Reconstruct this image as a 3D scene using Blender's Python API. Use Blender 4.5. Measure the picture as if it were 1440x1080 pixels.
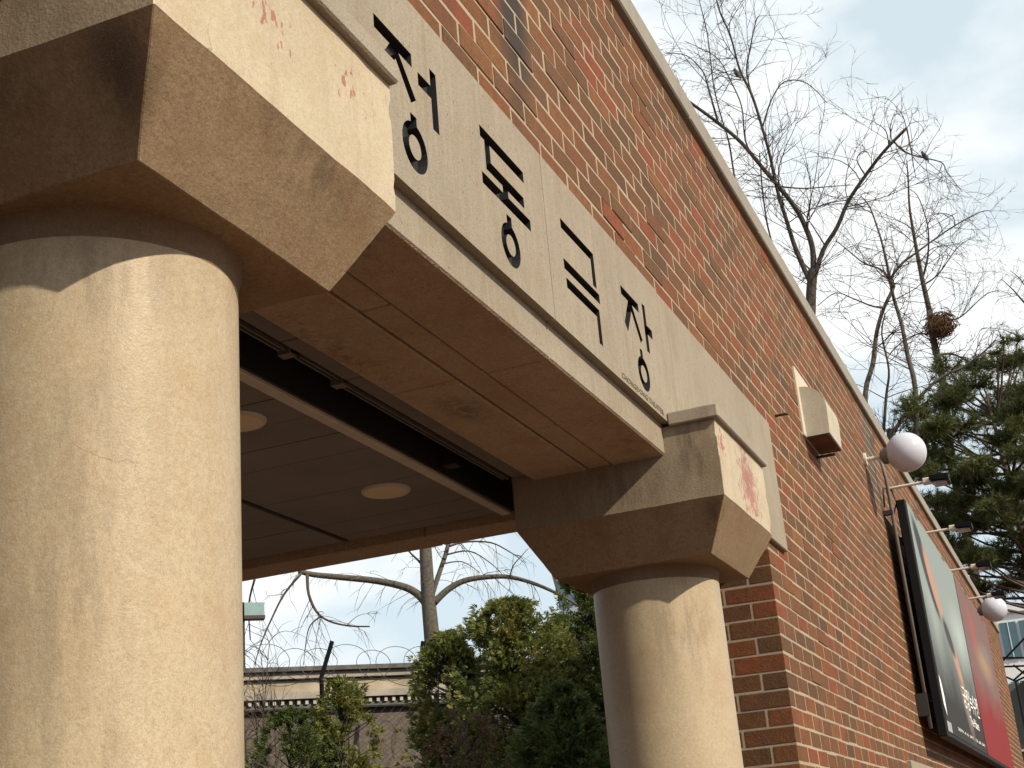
import bpy, bmesh, math, random
from mathutils import Vector, Matrix, noise as mnoise
from mathutils.geometry import delaunay_2d_cdt

scene = bpy.context.scene
for o in list(bpy.data.objects):
    bpy.data.objects.remove(o, do_unlink=True)
col = scene.collection
random.seed(7)
H = 1.55                     # eye height: numbers below are metres relative to the eye, H lifts them to the ground

# ---------------------------------------------------------------- camera
FPX = 1933.9
R_ = ((0.38752661, -0.9183715, -0.08010566),
      (0.28651427, 0.20258028, -0.9364138),
      (0.87620357, 0.33993386, 0.34163178))     # rows: right, down, forward
cam_d = bpy.data.cameras.new('camera')
cam_d.sensor_width = 36.0
cam_d.lens = 36.0 * FPX / 1440.0
cam_d.clip_start = 0.05
cam_d.clip_end = 3000
cam = bpy.data.objects.new('camera', cam_d)
col.objects.link(cam)
rr, dd, ff = (Vector(r) for r in R_)
M3 = Matrix((rr, -dd, -ff)).transposed()
cam.matrix_world = Matrix.Translation((0, 0, H)) @ M3.to_4x4()
scene.camera = cam

# ---------------------------------------------------------------- sky, sun, exposure
TO_SUN = Vector((-.33, -1, .73)).normalized()
world = bpy.data.worlds.new('World')
scene.world = world
world.use_nodes = True
nt = world.node_tree
nt.nodes.clear()
wo = nt.nodes.new('ShaderNodeOutputWorld')
bg = nt.nodes.new('ShaderNodeBackground')
sky = nt.nodes.new('ShaderNodeTexSky')
sky.sky_type = 'NISHITA'
sky.sun_disc = False
sky.sun_elevation = math.asin(TO_SUN.z)
sky.sun_rotation = math.atan2(TO_SUN.x, TO_SUN.y)
sky.air_density = 1.0
sky.dust_density = 1.5
tc = nt.nodes.new('ShaderNodeTexCoord')
nz = nt.nodes.new('ShaderNodeTexNoise')
nz.inputs['Scale'].default_value = 3.1
nz.inputs['Detail'].default_value = 7
nz.inputs['Roughness'].default_value = .52
nz.inputs['Distortion'].default_value = .25
mp = nt.nodes.new('ShaderNodeMapping')
mp.inputs['Scale'].default_value = (1, 1, 1.9)
mp.inputs['Location'].default_value = (3.35, 1.5, .4)
rp = nt.nodes.new('ShaderNodeValToRGB')
rp.color_ramp.elements[0].position = .43
rp.color_ramp.elements[0].color = (0, 0, 0, 1)
rp.color_ramp.elements[1].position = .56
rp.color_ramp.elements[1].color = (1, 1, 1, 1)
mx = nt.nodes.new('ShaderNodeMix')
mx.data_type = 'RGBA'
SKY_S = .05
CLOUD = (15.2, 15.6, 15.6, 1)
mx.inputs['B'].default_value = CLOUD
nt.links.new(tc.outputs['Generated'], mp.inputs['Vector'])
nt.links.new(mp.outputs[0], nz.inputs['Vector'])
nt.links.new(nz.outputs[0], rp.inputs[0])
nt.links.new(rp.outputs[0], mx.inputs['Factor'])
hz = nt.nodes.new('ShaderNodeMix'); hz.data_type = 'RGBA'          # thin high haze whitens the blue
hz.inputs['Factor'].default_value = .76
hz.inputs['B'].default_value = (12.2, 14.3, 15.3, 1)
nt.links.new(sky.outputs[0], hz.inputs['A'])
nt.links.new(hz.outputs['Result'], mx.inputs['A'])
nt.links.new(mx.outputs['Result'], bg.inputs['Color'])
bg.inputs['Strength'].default_value = SKY_S
nt.links.new(bg.outputs[0], wo.inputs['Surface'])
sun_d = bpy.data.lights.new('sun', 'SUN')
sun_d.energy = 4.4
sun_d.angle = math.radians(.9)
sun_d.color = (1.0, .89, .70)
sun = bpy.data.objects.new('sun', sun_d)
col.objects.link(sun)
sun.rotation_euler = (-TO_SUN).to_track_quat('-Z', 'Y').to_euler()
sun.location = (-5, -15, 14)
scene.view_settings.view_transform = 'Standard'
scene.view_settings.look = 'None'
scene.view_settings.gamma = 1
scene.view_settings.exposure = .5
scene.view_settings.use_curve_mapping = False

# ---------------------------------------------------------------- helpers
WORLD = {}                   # object name -> world origin

def tag(o, label=None, cat=None, group=None, kind=None):
    if label: o['label'] = label
    if cat: o['category'] = cat
    if group: o['group'] = group
    if kind: o['kind'] = kind
    return o

def place(o, origin, parent):
    col.objects.link(o)
    w = Vector(origin)
    if parent is not None:
        o.parent = parent
        o.location = w - WORLD[parent.name]
    else:
        o.location = w
    WORLD[o.name] = w
    return o

def thing(name, origin, label, cat, group=None):
    o = bpy.data.objects.new(name, None)
    o.empty_display_size = .2
    place(o, (origin[0], origin[1], origin[2] + H), None)
    return tag(o, label, cat, group)

class MB:
    """collects geometry in eye-relative metres; build() links it as one mesh object"""
    def __init__(s): s.v = []; s.f = []; s.m = []
    def face(s, pts, mi=0):
        n = len(s.v); s.v += [tuple(p) for p in pts]; s.f.append(tuple(range(n, n + len(pts)))); s.m.append(mi)
    def box(s, x0, x1, y0, y1, z0, z1, mi=0):
        n = len(s.v)
        s.v += [(x0, y0, z0), (x1, y0, z0), (x1, y1, z0), (x0, y1, z0), (x0, y0, z1), (x1, y0, z1), (x1, y1, z1), (x0, y1, z1)]
        for f in ((0, 3, 2, 1), (4, 5, 6, 7), (0, 1, 5, 4), (1, 2, 6, 5), (2, 3, 7, 6), (3, 0, 4, 7)):
            s.f.append(tuple(n + i for i in f)); s.m.append(mi)
    def bevelbox(s, x0, x1, y0, y1, z0, z1, b=.004):
        bm = bmesh.new()
        bmesh.ops.create_cube(bm, size=1)
        for v in bm.verts:
            v.co = Vector(((x0 + x1) / 2 + v.co.x * (x1 - x0), (y0 + y1) / 2 + v.co.y * (y1 - y0), (z0 + z1) / 2 + v.co.z * (z1 - z0)))
        bmesh.ops.bevel(bm, geom=bm.edges[:], offset=b, segments=1, affect='EDGES', profile=.5)
        s.bm(bm)
    def bm(s, bm):
        n = len(s.v); bm.verts.index_update()
        s.v += [tuple(v.co) for v in bm.verts]
        for f in bm.faces: s.f.append(tuple(n + v.index for v in f.verts)); s.m.append(0)
        bm.free()
    def tube(s, pts, rad, sides=6, cap=True, mi=0):
        pts = [Vector(p) for p in pts]
        n0 = len(s.v); up = Vector((.13, .21, .97))
        for i, p in enumerate(pts):
            t = (pts[min(i + 1, len(pts) - 1)] - pts[max(i - 1, 0)])
            if t.length < 1e-9: t = Vector((0, 0, 1))
            t.normalize()
            a = t.cross(up)
            if a.length < .05: a = t.cross(Vector((1, 0, 0)))
            a.normalize(); b = t.cross(a)
            r = rad[i] if isinstance(rad, (list, tuple)) else rad
            for k in range(sides):
                an = 2 * math.pi * k / sides
                s.v.append(tuple(p + a * (math.cos(an) * r) + b * (math.sin(an) * r)))
        for i in range(len(pts) - 1):
            for k in range(sides):
                k2 = (k + 1) % sides
                s.f.append((n0 + i * sides + k, n0 + i * sides + k2, n0 + (i + 1) * sides + k2, n0 + (i + 1) * sides + k)); s.m.append(mi)
        if cap:
            s.f.append(tuple(n0 + k for k in range(sides))); s.m.append(mi)
            e = n0 + (len(pts) - 1) * sides
            s.f.append(tuple(e + sides - 1 - k for k in range(sides))); s.m.append(mi)
    def lathe(s, c, prof, seg=32, axis='z'):
        """prof: (r, h) list"""
        n0 = len(s.v)
        for r, h in prof:
            for k in range(seg):
                a = 2 * math.pi * k / seg
                q = (r * math.cos(a), r * math.sin(a), h)
                if axis == 'y': q = (q[0], q[2], q[1])
                if axis == 'x': q = (q[2], q[0], q[1])
                s.v.append((c[0] + q[0], c[1] + q[1], c[2] + q[2]))
        for i in range(len(prof) - 1):
            for k in range(seg):
                k2 = (k + 1) % seg
                s.f.append((n0 + i * seg + k, n0 + i * seg + k2, n0 + (i + 1) * seg + k2, n0 + (i + 1) * seg + k)); s.m.append(0)
        s.f.append(tuple(n0 + seg - 1 - k for k in range(seg))); s.m.append(0)
        e = n0 + (len(prof) - 1) * seg
        s.f.append(tuple(e + k for k in range(seg))); s.m.append(0)
    def mesh(s, name, origin, mats, smooth=False):
        me = bpy.data.meshes.new(name)
        ox, oy, oz = origin
        me.from_pydata([(x - ox, y - oy, z - oz) for x, y, z in s.v], [], s.f)
        for m in (mats if isinstance(mats, (list, tuple)) else [mats]): me.materials.append(m)
        if any(s.m): me.polygons.foreach_set('material_index', s.m)
        if smooth: me.polygons.foreach_set('use_smooth', [True] * len(me.polygons))
        me.update()
        return me
    def build(s, name, mat, parent=None, origin=None, smooth=False, fix=True, autosmooth=None):
        if origin is None:
            if parent is not None:
                w = WORLD[parent.name]; origin = (w.x, w.y, w.z - H)
            else:
                xs = [v[0] for v in s.v]; ys = [v[1] for v in s.v]; zs = [v[2] for v in s.v]
                origin = ((min(xs) + max(xs)) / 2, (min(ys) + max(ys)) / 2, min(zs))
        me = s.mesh(name, origin, mat, smooth)
        if fix:
            bm = bmesh.new(); bm.from_mesh(me); bmesh.ops.recalc_face_normals(bm, faces=bm.faces[:]); bm.to_mesh(me); bm.free()
        if autosmooth:
            me.set_sharp_from_angle(angle=math.radians(autosmooth))
        o = bpy.data.objects.new(name, me)
        return place(o, (origin[0], origin[1], origin[2] + H), parent)

def ray(px, py):
    u = (px - 720) / FPX; v = (py - 540) / FPX
    return rr * u + dd * v + ff

def at(px, py, dist):
    """point at a horizontal distance from the eye, eye-relative"""
    r = ray(px, py)
    return r * (dist / math.hypot(r.x, r.y))

# ---------------------------------------------------------------- materials
class NT:
    def __init__(s, name, rough=.7, spec=.3):
        s.mat = bpy.data.materials.new(name); s.mat.use_nodes = True
        s.t = s.mat.node_tree; s.n = s.t.nodes; s.l = s.t.links
        s.b = s.n['Principled BSDF']
        s.b.inputs['Roughness'].default_value = rough
        s.b.inputs['Specular IOR Level'].default_value = spec
        s.pos = s.n.new('ShaderNodeNewGeometry').outputs['Position']
    def val(s, sock, v):
        if hasattr(v, 'is_output') or isinstance(v, bpy.types.NodeSocket): s.l.new(v, sock)
        else: sock.default_value = v
    def noise(s, scale, detail=4, rough=.55, vec=None, stretch=None, loc=(0, 0, 0), dist=0):
        n = s.n.new('ShaderNodeTexNoise')
        n.inputs['Scale'].default_value = scale; n.inputs['Detail'].default_value = detail
        n.inputs['Roughness'].default_value = rough; n.inputs['Distortion'].default_value = dist
        m = s.n.new('ShaderNodeMapping')
        m.inputs['Scale'].default_value = stretch or (1, 1, 1)
        m.inputs['Location'].default_value = loc
        s.l.new(vec or s.pos, m.inputs[0]); s.l.new(m.outputs[0], n.inputs['Vector'])
        return n.outputs[0]
    def voro(s, scale, feature='F1', vec=None, rnd=1):
        n = s.n.new('ShaderNodeTexVoronoi'); n.feature = feature
        n.inputs['Scale'].default_value = scale; n.inputs['Randomness'].default_value = rnd
        s.l.new(vec or s.pos, n.inputs['Vector'])
        return n.outputs[0]
    def ramp(s, fac, a, b, ca=(0, 0, 0, 1), cb=(1, 1, 1, 1)):
        n = s.n.new('ShaderNodeMapRange'); n.inputs[1].default_value = a; n.inputs[2].default_value = b
        s.l.new(fac, n.inputs[0]); return n.outputs[0]
    def mix(s, fac, a, b, mode='MIX'):
        n = s.n.new('ShaderNodeMix'); n.data_type = 'RGBA'; n.blend_type = mode
        s.val(n.inputs['Factor'], fac)
        s.val(n.inputs['A'], a if isinstance(a, bpy.types.NodeSocket) else (*a, 1) if len(a) == 3 else a)
        s.val(n.inputs['B'], b if isinstance(b, bpy.types.NodeSocket) else (*b, 1) if len(b) == 3 else b)
        return n.outputs['Result']
    def math(s, op, a, b=0.0, c=None):
        n = s.n.new('ShaderNodeMath'); n.operation = op
        s.val(n.inputs[0], a); s.val(n.inputs[1], b)
        if c is not None: s.val(n.inputs[2], c)
        return n.outputs[0]
    def sep(s, vec=None):
        n = s.n.new('ShaderNodeSeparateXYZ'); s.l.new(vec or s.pos, n.inputs[0]); return n.outputs
    def ball(s, c, rad, soft=.5):
        """1 inside an ellipsoid about c (eye-relative), falling to 0 at its edge"""
        m = s.n.new('ShaderNodeMapping'); m.vector_type = 'POINT'
        m.inputs['Scale'].default_value = tuple(1 / r for r in rad)
        m.inputs['Location'].default_value = tuple(-(c[i] + (H if i == 2 else 0)) / rad[i] for i in range(3))
        s.l.new(s.pos, m.inputs[0])
        v = s.n.new('ShaderNodeVectorMath'); v.operation = 'LENGTH'; s.l.new(m.outputs[0], v.inputs[0])
        return s.ramp(v.outputs['Value'], 1.0, 1 - soft)
    def base(s, c): s.val(s.b.inputs['Base Color'], c if isinstance(c, bpy.types.NodeSocket) else (*c, 1))
    def bump(s, h, strength=.3, dist=.004):
        n = s.n.new('ShaderNodeBump'); n.inputs['Strength'].default_value = strength; n.inputs['Distance'].default_value = dist
        s.l.new(h, n.inputs['Height']); s.l.new(n.outputs[0], s.b.inputs['Normal'])

def simple(name, c, rough=.6, spec=.3, metal=0, var=.12, scale=12):
    m = NT(name, rough, spec)
    m.b.inputs['Metallic'].default_value = metal
    n = m.noise(scale, 4)
    m.base(m.mix(m.ramp(n, .3, .7), tuple(x * (1 - var) for x in c), tuple(min(1, x * (1 + var)) for x in c)))
    return m.mat

def stucco(name, c, rough=.55, cracks=True, dirt=.35, peel=None, spec=.35, bumpd=.003, fine=330, pits=0, stains=(), mott=.5):
    m = NT(name, rough, spec)
    big = m.noise(2.2, 6, .62)
    mid = m.noise(14, 5, .65, loc=(3, 1, 2))
    streak = m.noise(3.0, 5, .6, stretch=(6, 6, .5), loc=(1, 7, 3))
    grain = m.noise(fine, 3, .7)
    cc = m.mix(m.ramp(big, .35, .68), tuple(x * .86 for x in c), tuple(min(1, x * 1.08) for x in c))
    cc = m.mix(m.math('MULTIPLY', m.ramp(mid, .52, .78), .35), cc, tuple(x * .72 for x in c))
    cc = m.mix(m.math('MULTIPLY', m.ramp(streak, .55, .75), dirt), cc, (c[0] * .52, c[1] * .47, c[2] * .42))
    cc = m.mix(m.math('MULTIPLY', m.ramp(grain, .46, .64), .42), cc, tuple(x * .62 for x in c))
    sp = m.voro(150, 'F1')
    cc = m.mix(m.math('MULTIPLY', m.ramp(sp, .16, .07), .55), cc, (c[0] * .33, c[1] * .3, c[2] * .28))
    mo = m.noise(120, 4, .75, loc=(1, 5, 9)); mo2 = m.noise(7, 6, .7, loc=(7, 1, 2))
    cc = m.mix(m.math('MULTIPLY', m.ramp(mo, .48, .66), mott), cc, (c[0] * .70, c[1] * .60, c[2] * .50))
    cc = m.mix(m.math('MULTIPLY', m.ramp(mo, .46, .32), mott * .7), cc, (min(1, c[0] * 1.16), c[1] * 1.14, c[2] * 1.10))
    cc = m.mix(m.math('MULTIPLY', m.ramp(mo2, .48, .70), mott), cc, (c[0] * .74, c[1] * .62, c[2] * .50))
    cc = m.mix(m.math('MULTIPLY', m.ramp(mo2, .46, .28), mott * .35), cc, (c[0] * .95, c[1] * .99, c[2] * 1.05))
    for (ctr, rad, amt, thr) in stains:
        st = m.math('MULTIPLY', m.ball(ctr, rad, .8), m.ramp(m.noise(16, 5, .7, stretch=(1.5, 1.5, .35), loc=(2, 8, 4)), thr, thr + .16))
        cc = m.mix(m.math('MULTIPLY', st, amt), cc, (.045, .033, .024))
    if pits:
        pv = m.n.new('ShaderNodeMapping'); pv.inputs['Scale'].default_value = (1, 1, .55); m.l.new(m.pos, pv.inputs[0])
        p1 = m.math('MULTIPLY', m.ramp(m.voro(62, 'F1', pv.outputs[0]), .20, .10), m.ramp(m.noise(38, 2, loc=(6, 3, 1)), .50, .56))
        cc = m.mix(m.math('MULTIPLY', p1, pits), cc, (c[0] * .34, c[1] * .31, c[2] * .28))
        vs = m.noise(26, 3, .6, stretch=(2.2, 2.2, .18), loc=(3, 9, 2))
        cc = m.mix(m.math('MULTIPLY', m.ramp(vs, .5, .7), .30), cc, tuple(min(1, x * 1.3) for x in c))
    if cracks:
        w = m.noise(6, 4, .6, loc=(4, 4, 1))
        vec = m.n.new('ShaderNodeVectorMath'); vec.operation = 'ADD'
        sc = m.n.new('ShaderNodeVectorMath'); sc.operation = 'SCALE'; sc.inputs['Scale'].default_value = .22
        col_n = m.n.new('ShaderNodeTexNoise'); col_n.inputs['Scale'].default_value = 5; col_n.inputs['Detail'].default_value = 5
        m.l.new(m.pos, col_n.inputs['Vector'])
        m.l.new(col_n.outputs['Color'], sc.inputs[0])
        m.l.new(m.pos, vec.inputs[0]); m.l.new(sc.outputs[0], vec.inputs[1])
        e = m.voro(3.6, 'DISTANCE_TO_EDGE', vec.outputs[0])
        mask = m.ramp(m.noise(2.6, 2, loc=(9, 2, 4)), .55, .63)
        cr = m.math('MULTIPLY', m.ramp(e, .0035, .0008), mask)
        cc = m.mix(m.math('MULTIPLY', cr, .5), cc, (c[0] * .25, c[1] * .22, c[2] * .2))
    if peel:
        fl = m.noise(46, 6, .62, stretch=(1.5, 1.5, .8))
        for (ctr, rad, th) in peel:
            z = m.ball(ctr, rad, .9)
            f = m.math('GREATER_THAN', m.math('MULTIPLY_ADD', z, .30, fl), th)
            f = m.math('MULTIPLY', f, m.math('GREATER_THAN', z, .02))
            cc = m.mix(f, cc, m.mix(m.ramp(mid, .4, .6), (.30, .098, .070), (.20, .08, .055)))
    g2 = m.noise(fine * 2.3, 2, .6, loc=(8, 1, 6))
    cc = m.mix(m.math('MULTIPLY', m.ramp(g2, .46, .30), .42), cc, tuple(min(1, x * 1.22) for x in c))
    cc = m.mix(m.math('MULTIPLY', m.ramp(g2, .53, .68), .62), cc, tuple(x * .55 for x in c))
    m.base(cc)
    h = m.math('MULTIPLY_ADD', m.noise(fine * .8, 2, .6, loc=(2, 2, 2)), 1.0, m.math('MULTIPLY', mid, .3))
    m.bump(h, .36, bumpd)
    return m.mat

M = {}
CREAM = (.57, .475, .335)
M['shaft'] = stucco('cream_column_paint', (.375, .305, .21), .44, True, .22, spec=.22, bumpd=.0012, mott=.6, stains=[((1.30, 1.06, .80), (.2, .2, .10), .35, .42), ((1.30, 1.08, .35), (.10, .16, .5), .28, .46), ((4.03, 1.08, .70), (.12, .2, .25), .35, .44), ((1.47, .99, -.1), (.2, .1, .5), .2, .48)])
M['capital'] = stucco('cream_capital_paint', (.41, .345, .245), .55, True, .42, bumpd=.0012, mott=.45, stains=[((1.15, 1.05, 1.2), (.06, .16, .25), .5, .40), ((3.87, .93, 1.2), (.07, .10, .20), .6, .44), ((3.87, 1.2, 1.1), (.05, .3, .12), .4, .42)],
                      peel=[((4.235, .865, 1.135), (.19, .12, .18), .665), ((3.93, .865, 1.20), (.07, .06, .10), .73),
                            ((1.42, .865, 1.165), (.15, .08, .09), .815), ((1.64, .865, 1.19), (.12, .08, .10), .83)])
M['side'] = stucco('dark_capital_concrete', (.235, .19, .135), .75, False, .55, spec=.2, bumpd=.0025, fine=240, mott=.7, stains=[((1.15, 1.05, 1.2), (.06, .16, .25), .5, .40), ((3.87, .93, 1.2), (.07, .10, .20), .6, .44), ((3.87, 1.2, 1.1), (.05, .3, .12), .4, .42)])  # darker, browner tone for the capital's side and back faces
M['neck_shade_grime'] = stucco('shaded_grimy_neck_concrete', (.17, .12, .08), .85, False, .3, spec=.1)  # dark tone paints occlusion shade onto the neck, together with grime
M['corbel'] = stucco('brown_corbel_concrete', (.23, .162, .098), .75, False, .5, spec=.2, bumpd=.0025, fine=240, mott=.95, stains=[((1.165, .935, .95), (.075, .07, .15), .95, .32), ((3.90, .90, .97), (.06, .05, .12), .7, .42), ((1.55, .87, 1.0), (.22, .1, .07), .5, .44), ((1.2, 1.2, 1.0), (.1, .25, .07), .6, .44)])
M['granite'] = stucco('washed_granite', (.255, .218, .168), .7, False, .45, spec=.25, fine=260, pits=.8)
M['soffit'] = stucco('rough_granite_soffit', (.36, .275, .195), .85, False, .30, spec=.2, bumpd=.006, fine=200, pits=.9, mott=.8, stains=[((3.13, 1.36, 1.18), (.16, .07, .06), .6, .36), ((2.1, 1.12, 1.18), (.25, .1, .06), .45, .46), ((2.6, 1.42, 1.18), (.4, .05, .06), .5, .42), ((3.6, 1.1, 1.18), (.3, .08, .06), .4, .46)])
M['ledge'] = stucco('stone_ledge', (.27, .235, .19), .75, False, .5, spec=.25)
M['coping'] = stucco('coping_stone', (.25, .232, .205), .8, False, .5, spec=.2)
M['letter'] = simple('black_letter_paint', (.018, .018, .02), .5, .4)
M['mortar'] = stucco('lime_mortar', (.32, .265, .20), .95, False, .5, spec=.1, fine=400)

def brick_mat():
    m = NT('red_brick', .82, .2)
    oi = m.n.new('ShaderNodeObjectInfo'); g = m.n.new('ShaderNodeNewGeometry')
    rnd = m.math('FRACT', m.math('ADD', oi.outputs['Random'], g.outputs['Random Per Island']))
    rp = m.n.new('ShaderNodeValToRGB'); m.l.new(rnd, rp.inputs[0])
    el = rp.color_ramp.elements
    el[0].position = 0; el[0].color = (.074, .033, .015, 1)
    el[1].position = 1; el[1].color = (.114, .041, .016, 1)
    for p, c in ((.12, (.090, .044, .019)), (.28, (.118, .047, .017)), (.45, (.150, .051, .016)), (.60, (.098, .044, .019)), (.74, (.168, .050, .016)), (.84, (.178, .038, .017)), (.92, (.165, .070, .023))):
        e = el.new(p); e.color = (*c, 1)
    off = m.n.new('ShaderNodeVectorMath'); off.operation = 'ADD'
    m.l.new(m.pos, off.inputs[0]); m.l.new(oi.outputs['Random'], off.inputs[1])
    n1 = m.noise(34, 6, .72, vec=off.outputs[0]); n2 = m.noise(150, 4, .75)
    c = m.mix(m.math('MULTIPLY', m.ramp(n1, .42, .66), .60), rp.outputs[0], (.058, .032, .018))
    c = m.mix(m.math('MULTIPLY', m.ramp(n2, .46, .64), .42), c, (.20, .092, .038))
    pit = m.voro(110); c = m.mix(m.math('MULTIPLY', m.ramp(pit, .18, .08), .6), c, (.05, .03, .022))
    eff = m.noise(1.3, 5, .65, loc=(5, 5, 5)); c = m.mix(m.math('MULTIPLY', m.ramp(eff, .58, .76), .12), c, (.25, .19, .13))
    so = m.noise(2.4, 6, .7, stretch=(1, 1, .6), loc=(11, 4, 8)); c = m.mix(m.math('MULTIPLY', m.ramp(so, .48, .70), .5), c, (.045, .030, .022))
    st = m.math('MULTIPLY', m.ball((2.87, 1.03, 2.16), (.14, .25, .36), .6), m.ramp(m.noise(9, 5, .7, stretch=(1.6, 1, .5)), .24, .42))
    c = m.mix(m.math('MULTIPLY', st, .94), c, (.030, .026, .024))
    st2 = m.math('MULTIPLY', m.ball((9.2, 1.03, 2.5), (.42, .3, .6), .7), m.ramp(m.noise(7, 5, .7, stretch=(2, 1, .35)), .32, .50))
    c = m.mix(m.math('MULTIPLY', st2, .85), c, (.06, .052, .046))
    m.base(c)
    m.bump(m.math('ADD', n2, m.math('MULTIPLY', n1, 1.6)), .6, .004)
    return m.mat
M['brick'] = brick_mat()
M['plank'] = simple('painted_ceiling_board', (.165, .152, .14), .6, .3, scale=3)
M['trim'] = simple('aluminium_trim', (.46, .42, .36), .5, .4)
M['dark_steel'] = simple('dark_steel', (.02, .018, .017), .5, .4)
M['rail_metal'] = simple('galvanised_rail', (.17, .155, .14), .45, .5, .5)
M['housing'] = simple('grey_housing_plate', (.13, .115, .098), .7, .3)
M['lens'] = simple('opal_light_lens', (.60, .50, .36), .5, .4, var=.05)
M['black_frame'] = simple('black_frame_paint', (.005, .005, .006), .6, .15)
M['arm_metal'] = simple('pale_grey_arm', (.50, .46, .40), .4, .5)
M['globe'] = simple('opal_globe_glass', (.42, .43, .50), .15, .5, var=.02)
M['glass_face'] = simple('lamp_glass', (.10, .11, .12), .1, .6)
M['hood'] = stucco('hood_stone', (.42, .385, .32), .8, False, .3, spec=.2)
M['hood_plate'] = stucco('hood_plate_stone', (.52, .47, .39), .8, False, .2, spec=.2)
M['bark'] = simple('grey_brown_bark', (.055, .047, .040), .9, .1, var=.35, scale=30)
M['bark_pale'] = simple('pale_grey_bark', (.078, .069, .058), .9, .1, var=.35, scale=30)
M['twig'] = simple('dark_twig_bark', (.062, .048, .040), .9, .1, var=.3)
M['nest'] = simple('nest_sticks', (.10, .058, .032), .95, .1, var=.5, scale=40)
M['bird'] = simple('dark_bird_feathers', (.030, .028, .030), .6, .3)
M['post_black'] = simple('black_post_paint', (.008, .008, .009), .85, .05)
M['wire'] = simple('fence_wire', (.05, .047, .045), .6, .4, .3)
M['cap_dark'] = simple('weathered_roof_edge', (.085, .082, .076), .8, .2, var=.3)
M['wall_cream'] = simple('cream_render', (.29, .245, .185), .8, .2, var=.25, scale=5)
M['wall_band'] = simple('grey_cornice_stone', (.26, .23, .20), .85, .2, var=.25, scale=8)
M['dentil'] = simple('pale_dentil_stone', (.34, .32, .285), .8, .2)
M['concrete'] = simple('pale_concrete', (.34, .33, .31), .8, .2)
M['tower'] = simple('blue_grey_cladding', (.20, .27, .32), .5, .4)
M['tower_white'] = simple('white_cladding', (.56, .58, .59), .6, .3)
M['window_glass'] = simple('dark_teal_glass', (.035, .085, .11), .12, .7, var=.25, scale=.6)
M['hoarding'] = simple('grey_green_panel', (.095, .105, .092), .7, .3)
M['teal'] = simple('teal_sign_paint', (.17, .25, .255), .6, .3)

def leaf_mat(name, dark, light, warm, wamt=.12):
    m = NT(name, .6, .25)
    g = m.n.new('ShaderNodeNewGeometry'); r = g.outputs['Random Per Island']
    c = m.mix(r, dark, light)
    f2 = m.math('GREATER_THAN', m.math('FRACT', m.math('MULTIPLY', r, 7.31)), 1 - wamt)
    c = m.mix(f2, c, warm)
    nb = m.noise(1.8, 3, .6)
    c = m.mix(m.math('MULTIPLY', m.ramp(nb, .5, .72), .45), c, warm)
    m.base(c)
    m.b.inputs['Transmission Weight'].default_value = 0
    tr = m.n.new('ShaderNodeBsdfTranslucent'); ad = m.n.new('ShaderNodeMixShader'); ad.inputs[0].default_value = .4
    m.l.new(c, tr.inputs['Color']); out = m.n['Material Output']
    m.l.new(m.b.outputs[0], ad.inputs[1]); m.l.new(tr.outputs[0], ad.inputs[2]); m.l.new(ad.outputs[0], out.inputs['Surface'])
    return m.mat
M['thuja'] = leaf_mat('arborvitae_leaf', (.050, .074, .018), (.19, .215, .055), (.25, .20, .055), .12)
M['thuja_dark'] = leaf_mat('dark_conifer_leaf', (.030, .056, .020), (.105, .135, .036), (.17, .16, .04), .08)
M['pine'] = leaf_mat('pine_needle', (.026, .042, .015), (.095, .115, .032), (.16, .145, .045), .08)
M['red_leaf'] = leaf_mat('dry_red_leaf', (.055, .030, .020), (.12, .055, .032), (.15, .11, .05), .2)

# ---------------------------------------------------------------- ground
gm = NT('paved_ground', .85, .2)
gn = gm.noise(1.2, 6, .6); gn2 = gm.noise(60, 3, .7)
gc = gm.mix(gm.ramp(gn, .35, .65), (.12, .078, .050), (.17, .098, .070))
gc = gm.mix(gm.math('MULTIPLY', gm.ramp(gn2, .45, .7), .3), gc, (.09, .06, .042))
gm.base(gc); gm.bump(gn2, .3, .004)
g = MB(); g.face([(-400, -400, -H), (600, -400, -H), (600, 500, -H), (-400, 500, -H)])
tag(g.build('ground', gm.mat, origin=(0, 0, -H)), 'warm brown paved ground in front of the gate', None, None, 'structure')

# ---------------------------------------------------------------- brick wall
D = 1.026                    # facade plane
C = .067                     # course height
J0 = 1.077                   # a bed joint
ZB = -H
ZT = J0 + 26 * C             # 2.819: underside of the coping
XR, XL, XEND, XBEG = 5.22, .43, 20.9, -2.4
WT = .448
LT = 1.735                   # top of the lintel
wall = thing('brick_wall', (10, 1.25, ZB), 'long red brick wall with pale stone coping, running from the gate past the posters', 'brick wall')
mb = MB()
e = .0009
mb.box(XR + e, XEND - e, D + e, D + WT, ZB, ZT)
mb.build('mortar_core', M['mortar'], wall, origin=(13, 1.25, ZB))
mb = MB(); mb.box(XBEG + e, XL - e, D + e, D + WT, ZB, ZT)
mb.build('mortar_core', M['mortar'], wall, origin=(-1, 1.25, ZB))
mb = MB(); mb.box(XL - e, XR + e, D + e, D + WT - .003, LT - .02, ZT)
mb.build('mortar_core', M['mortar'], wall, origin=(2.8, 1.25, LT))

mb = MB(); mb.box(.0, XL - .0009, D + WT + .001, 7.0, ZB, 1.62)  # core of the added out-of-view wing that darkens the passage
mb.build('mortar_core', M['mortar'], wall, origin=(.2, 4, ZB))

def brick_mesh(lx, ly, lz, ch=.002):
    """box with its front and left arrises taken off; 5-sided, no back"""
    bm = bmesh.new(); bmesh.ops.create_cube(bm, size=1)
    for v in bm.verts: v.co = Vector((v.co.x * lx, v.co.y * ly, v.co.z * lz))
    ed = [x for x in bm.edges if any(all(abs(v.co[a] - s * d / 2) < 1e-6 for v in x.verts) for a, s, d in ((1, -1, ly), (0, -1, lx)))]
    bmesh.ops.bevel(bm, geom=ed, offset=ch, segments=1, affect='EDGES')
    return bm

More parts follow.
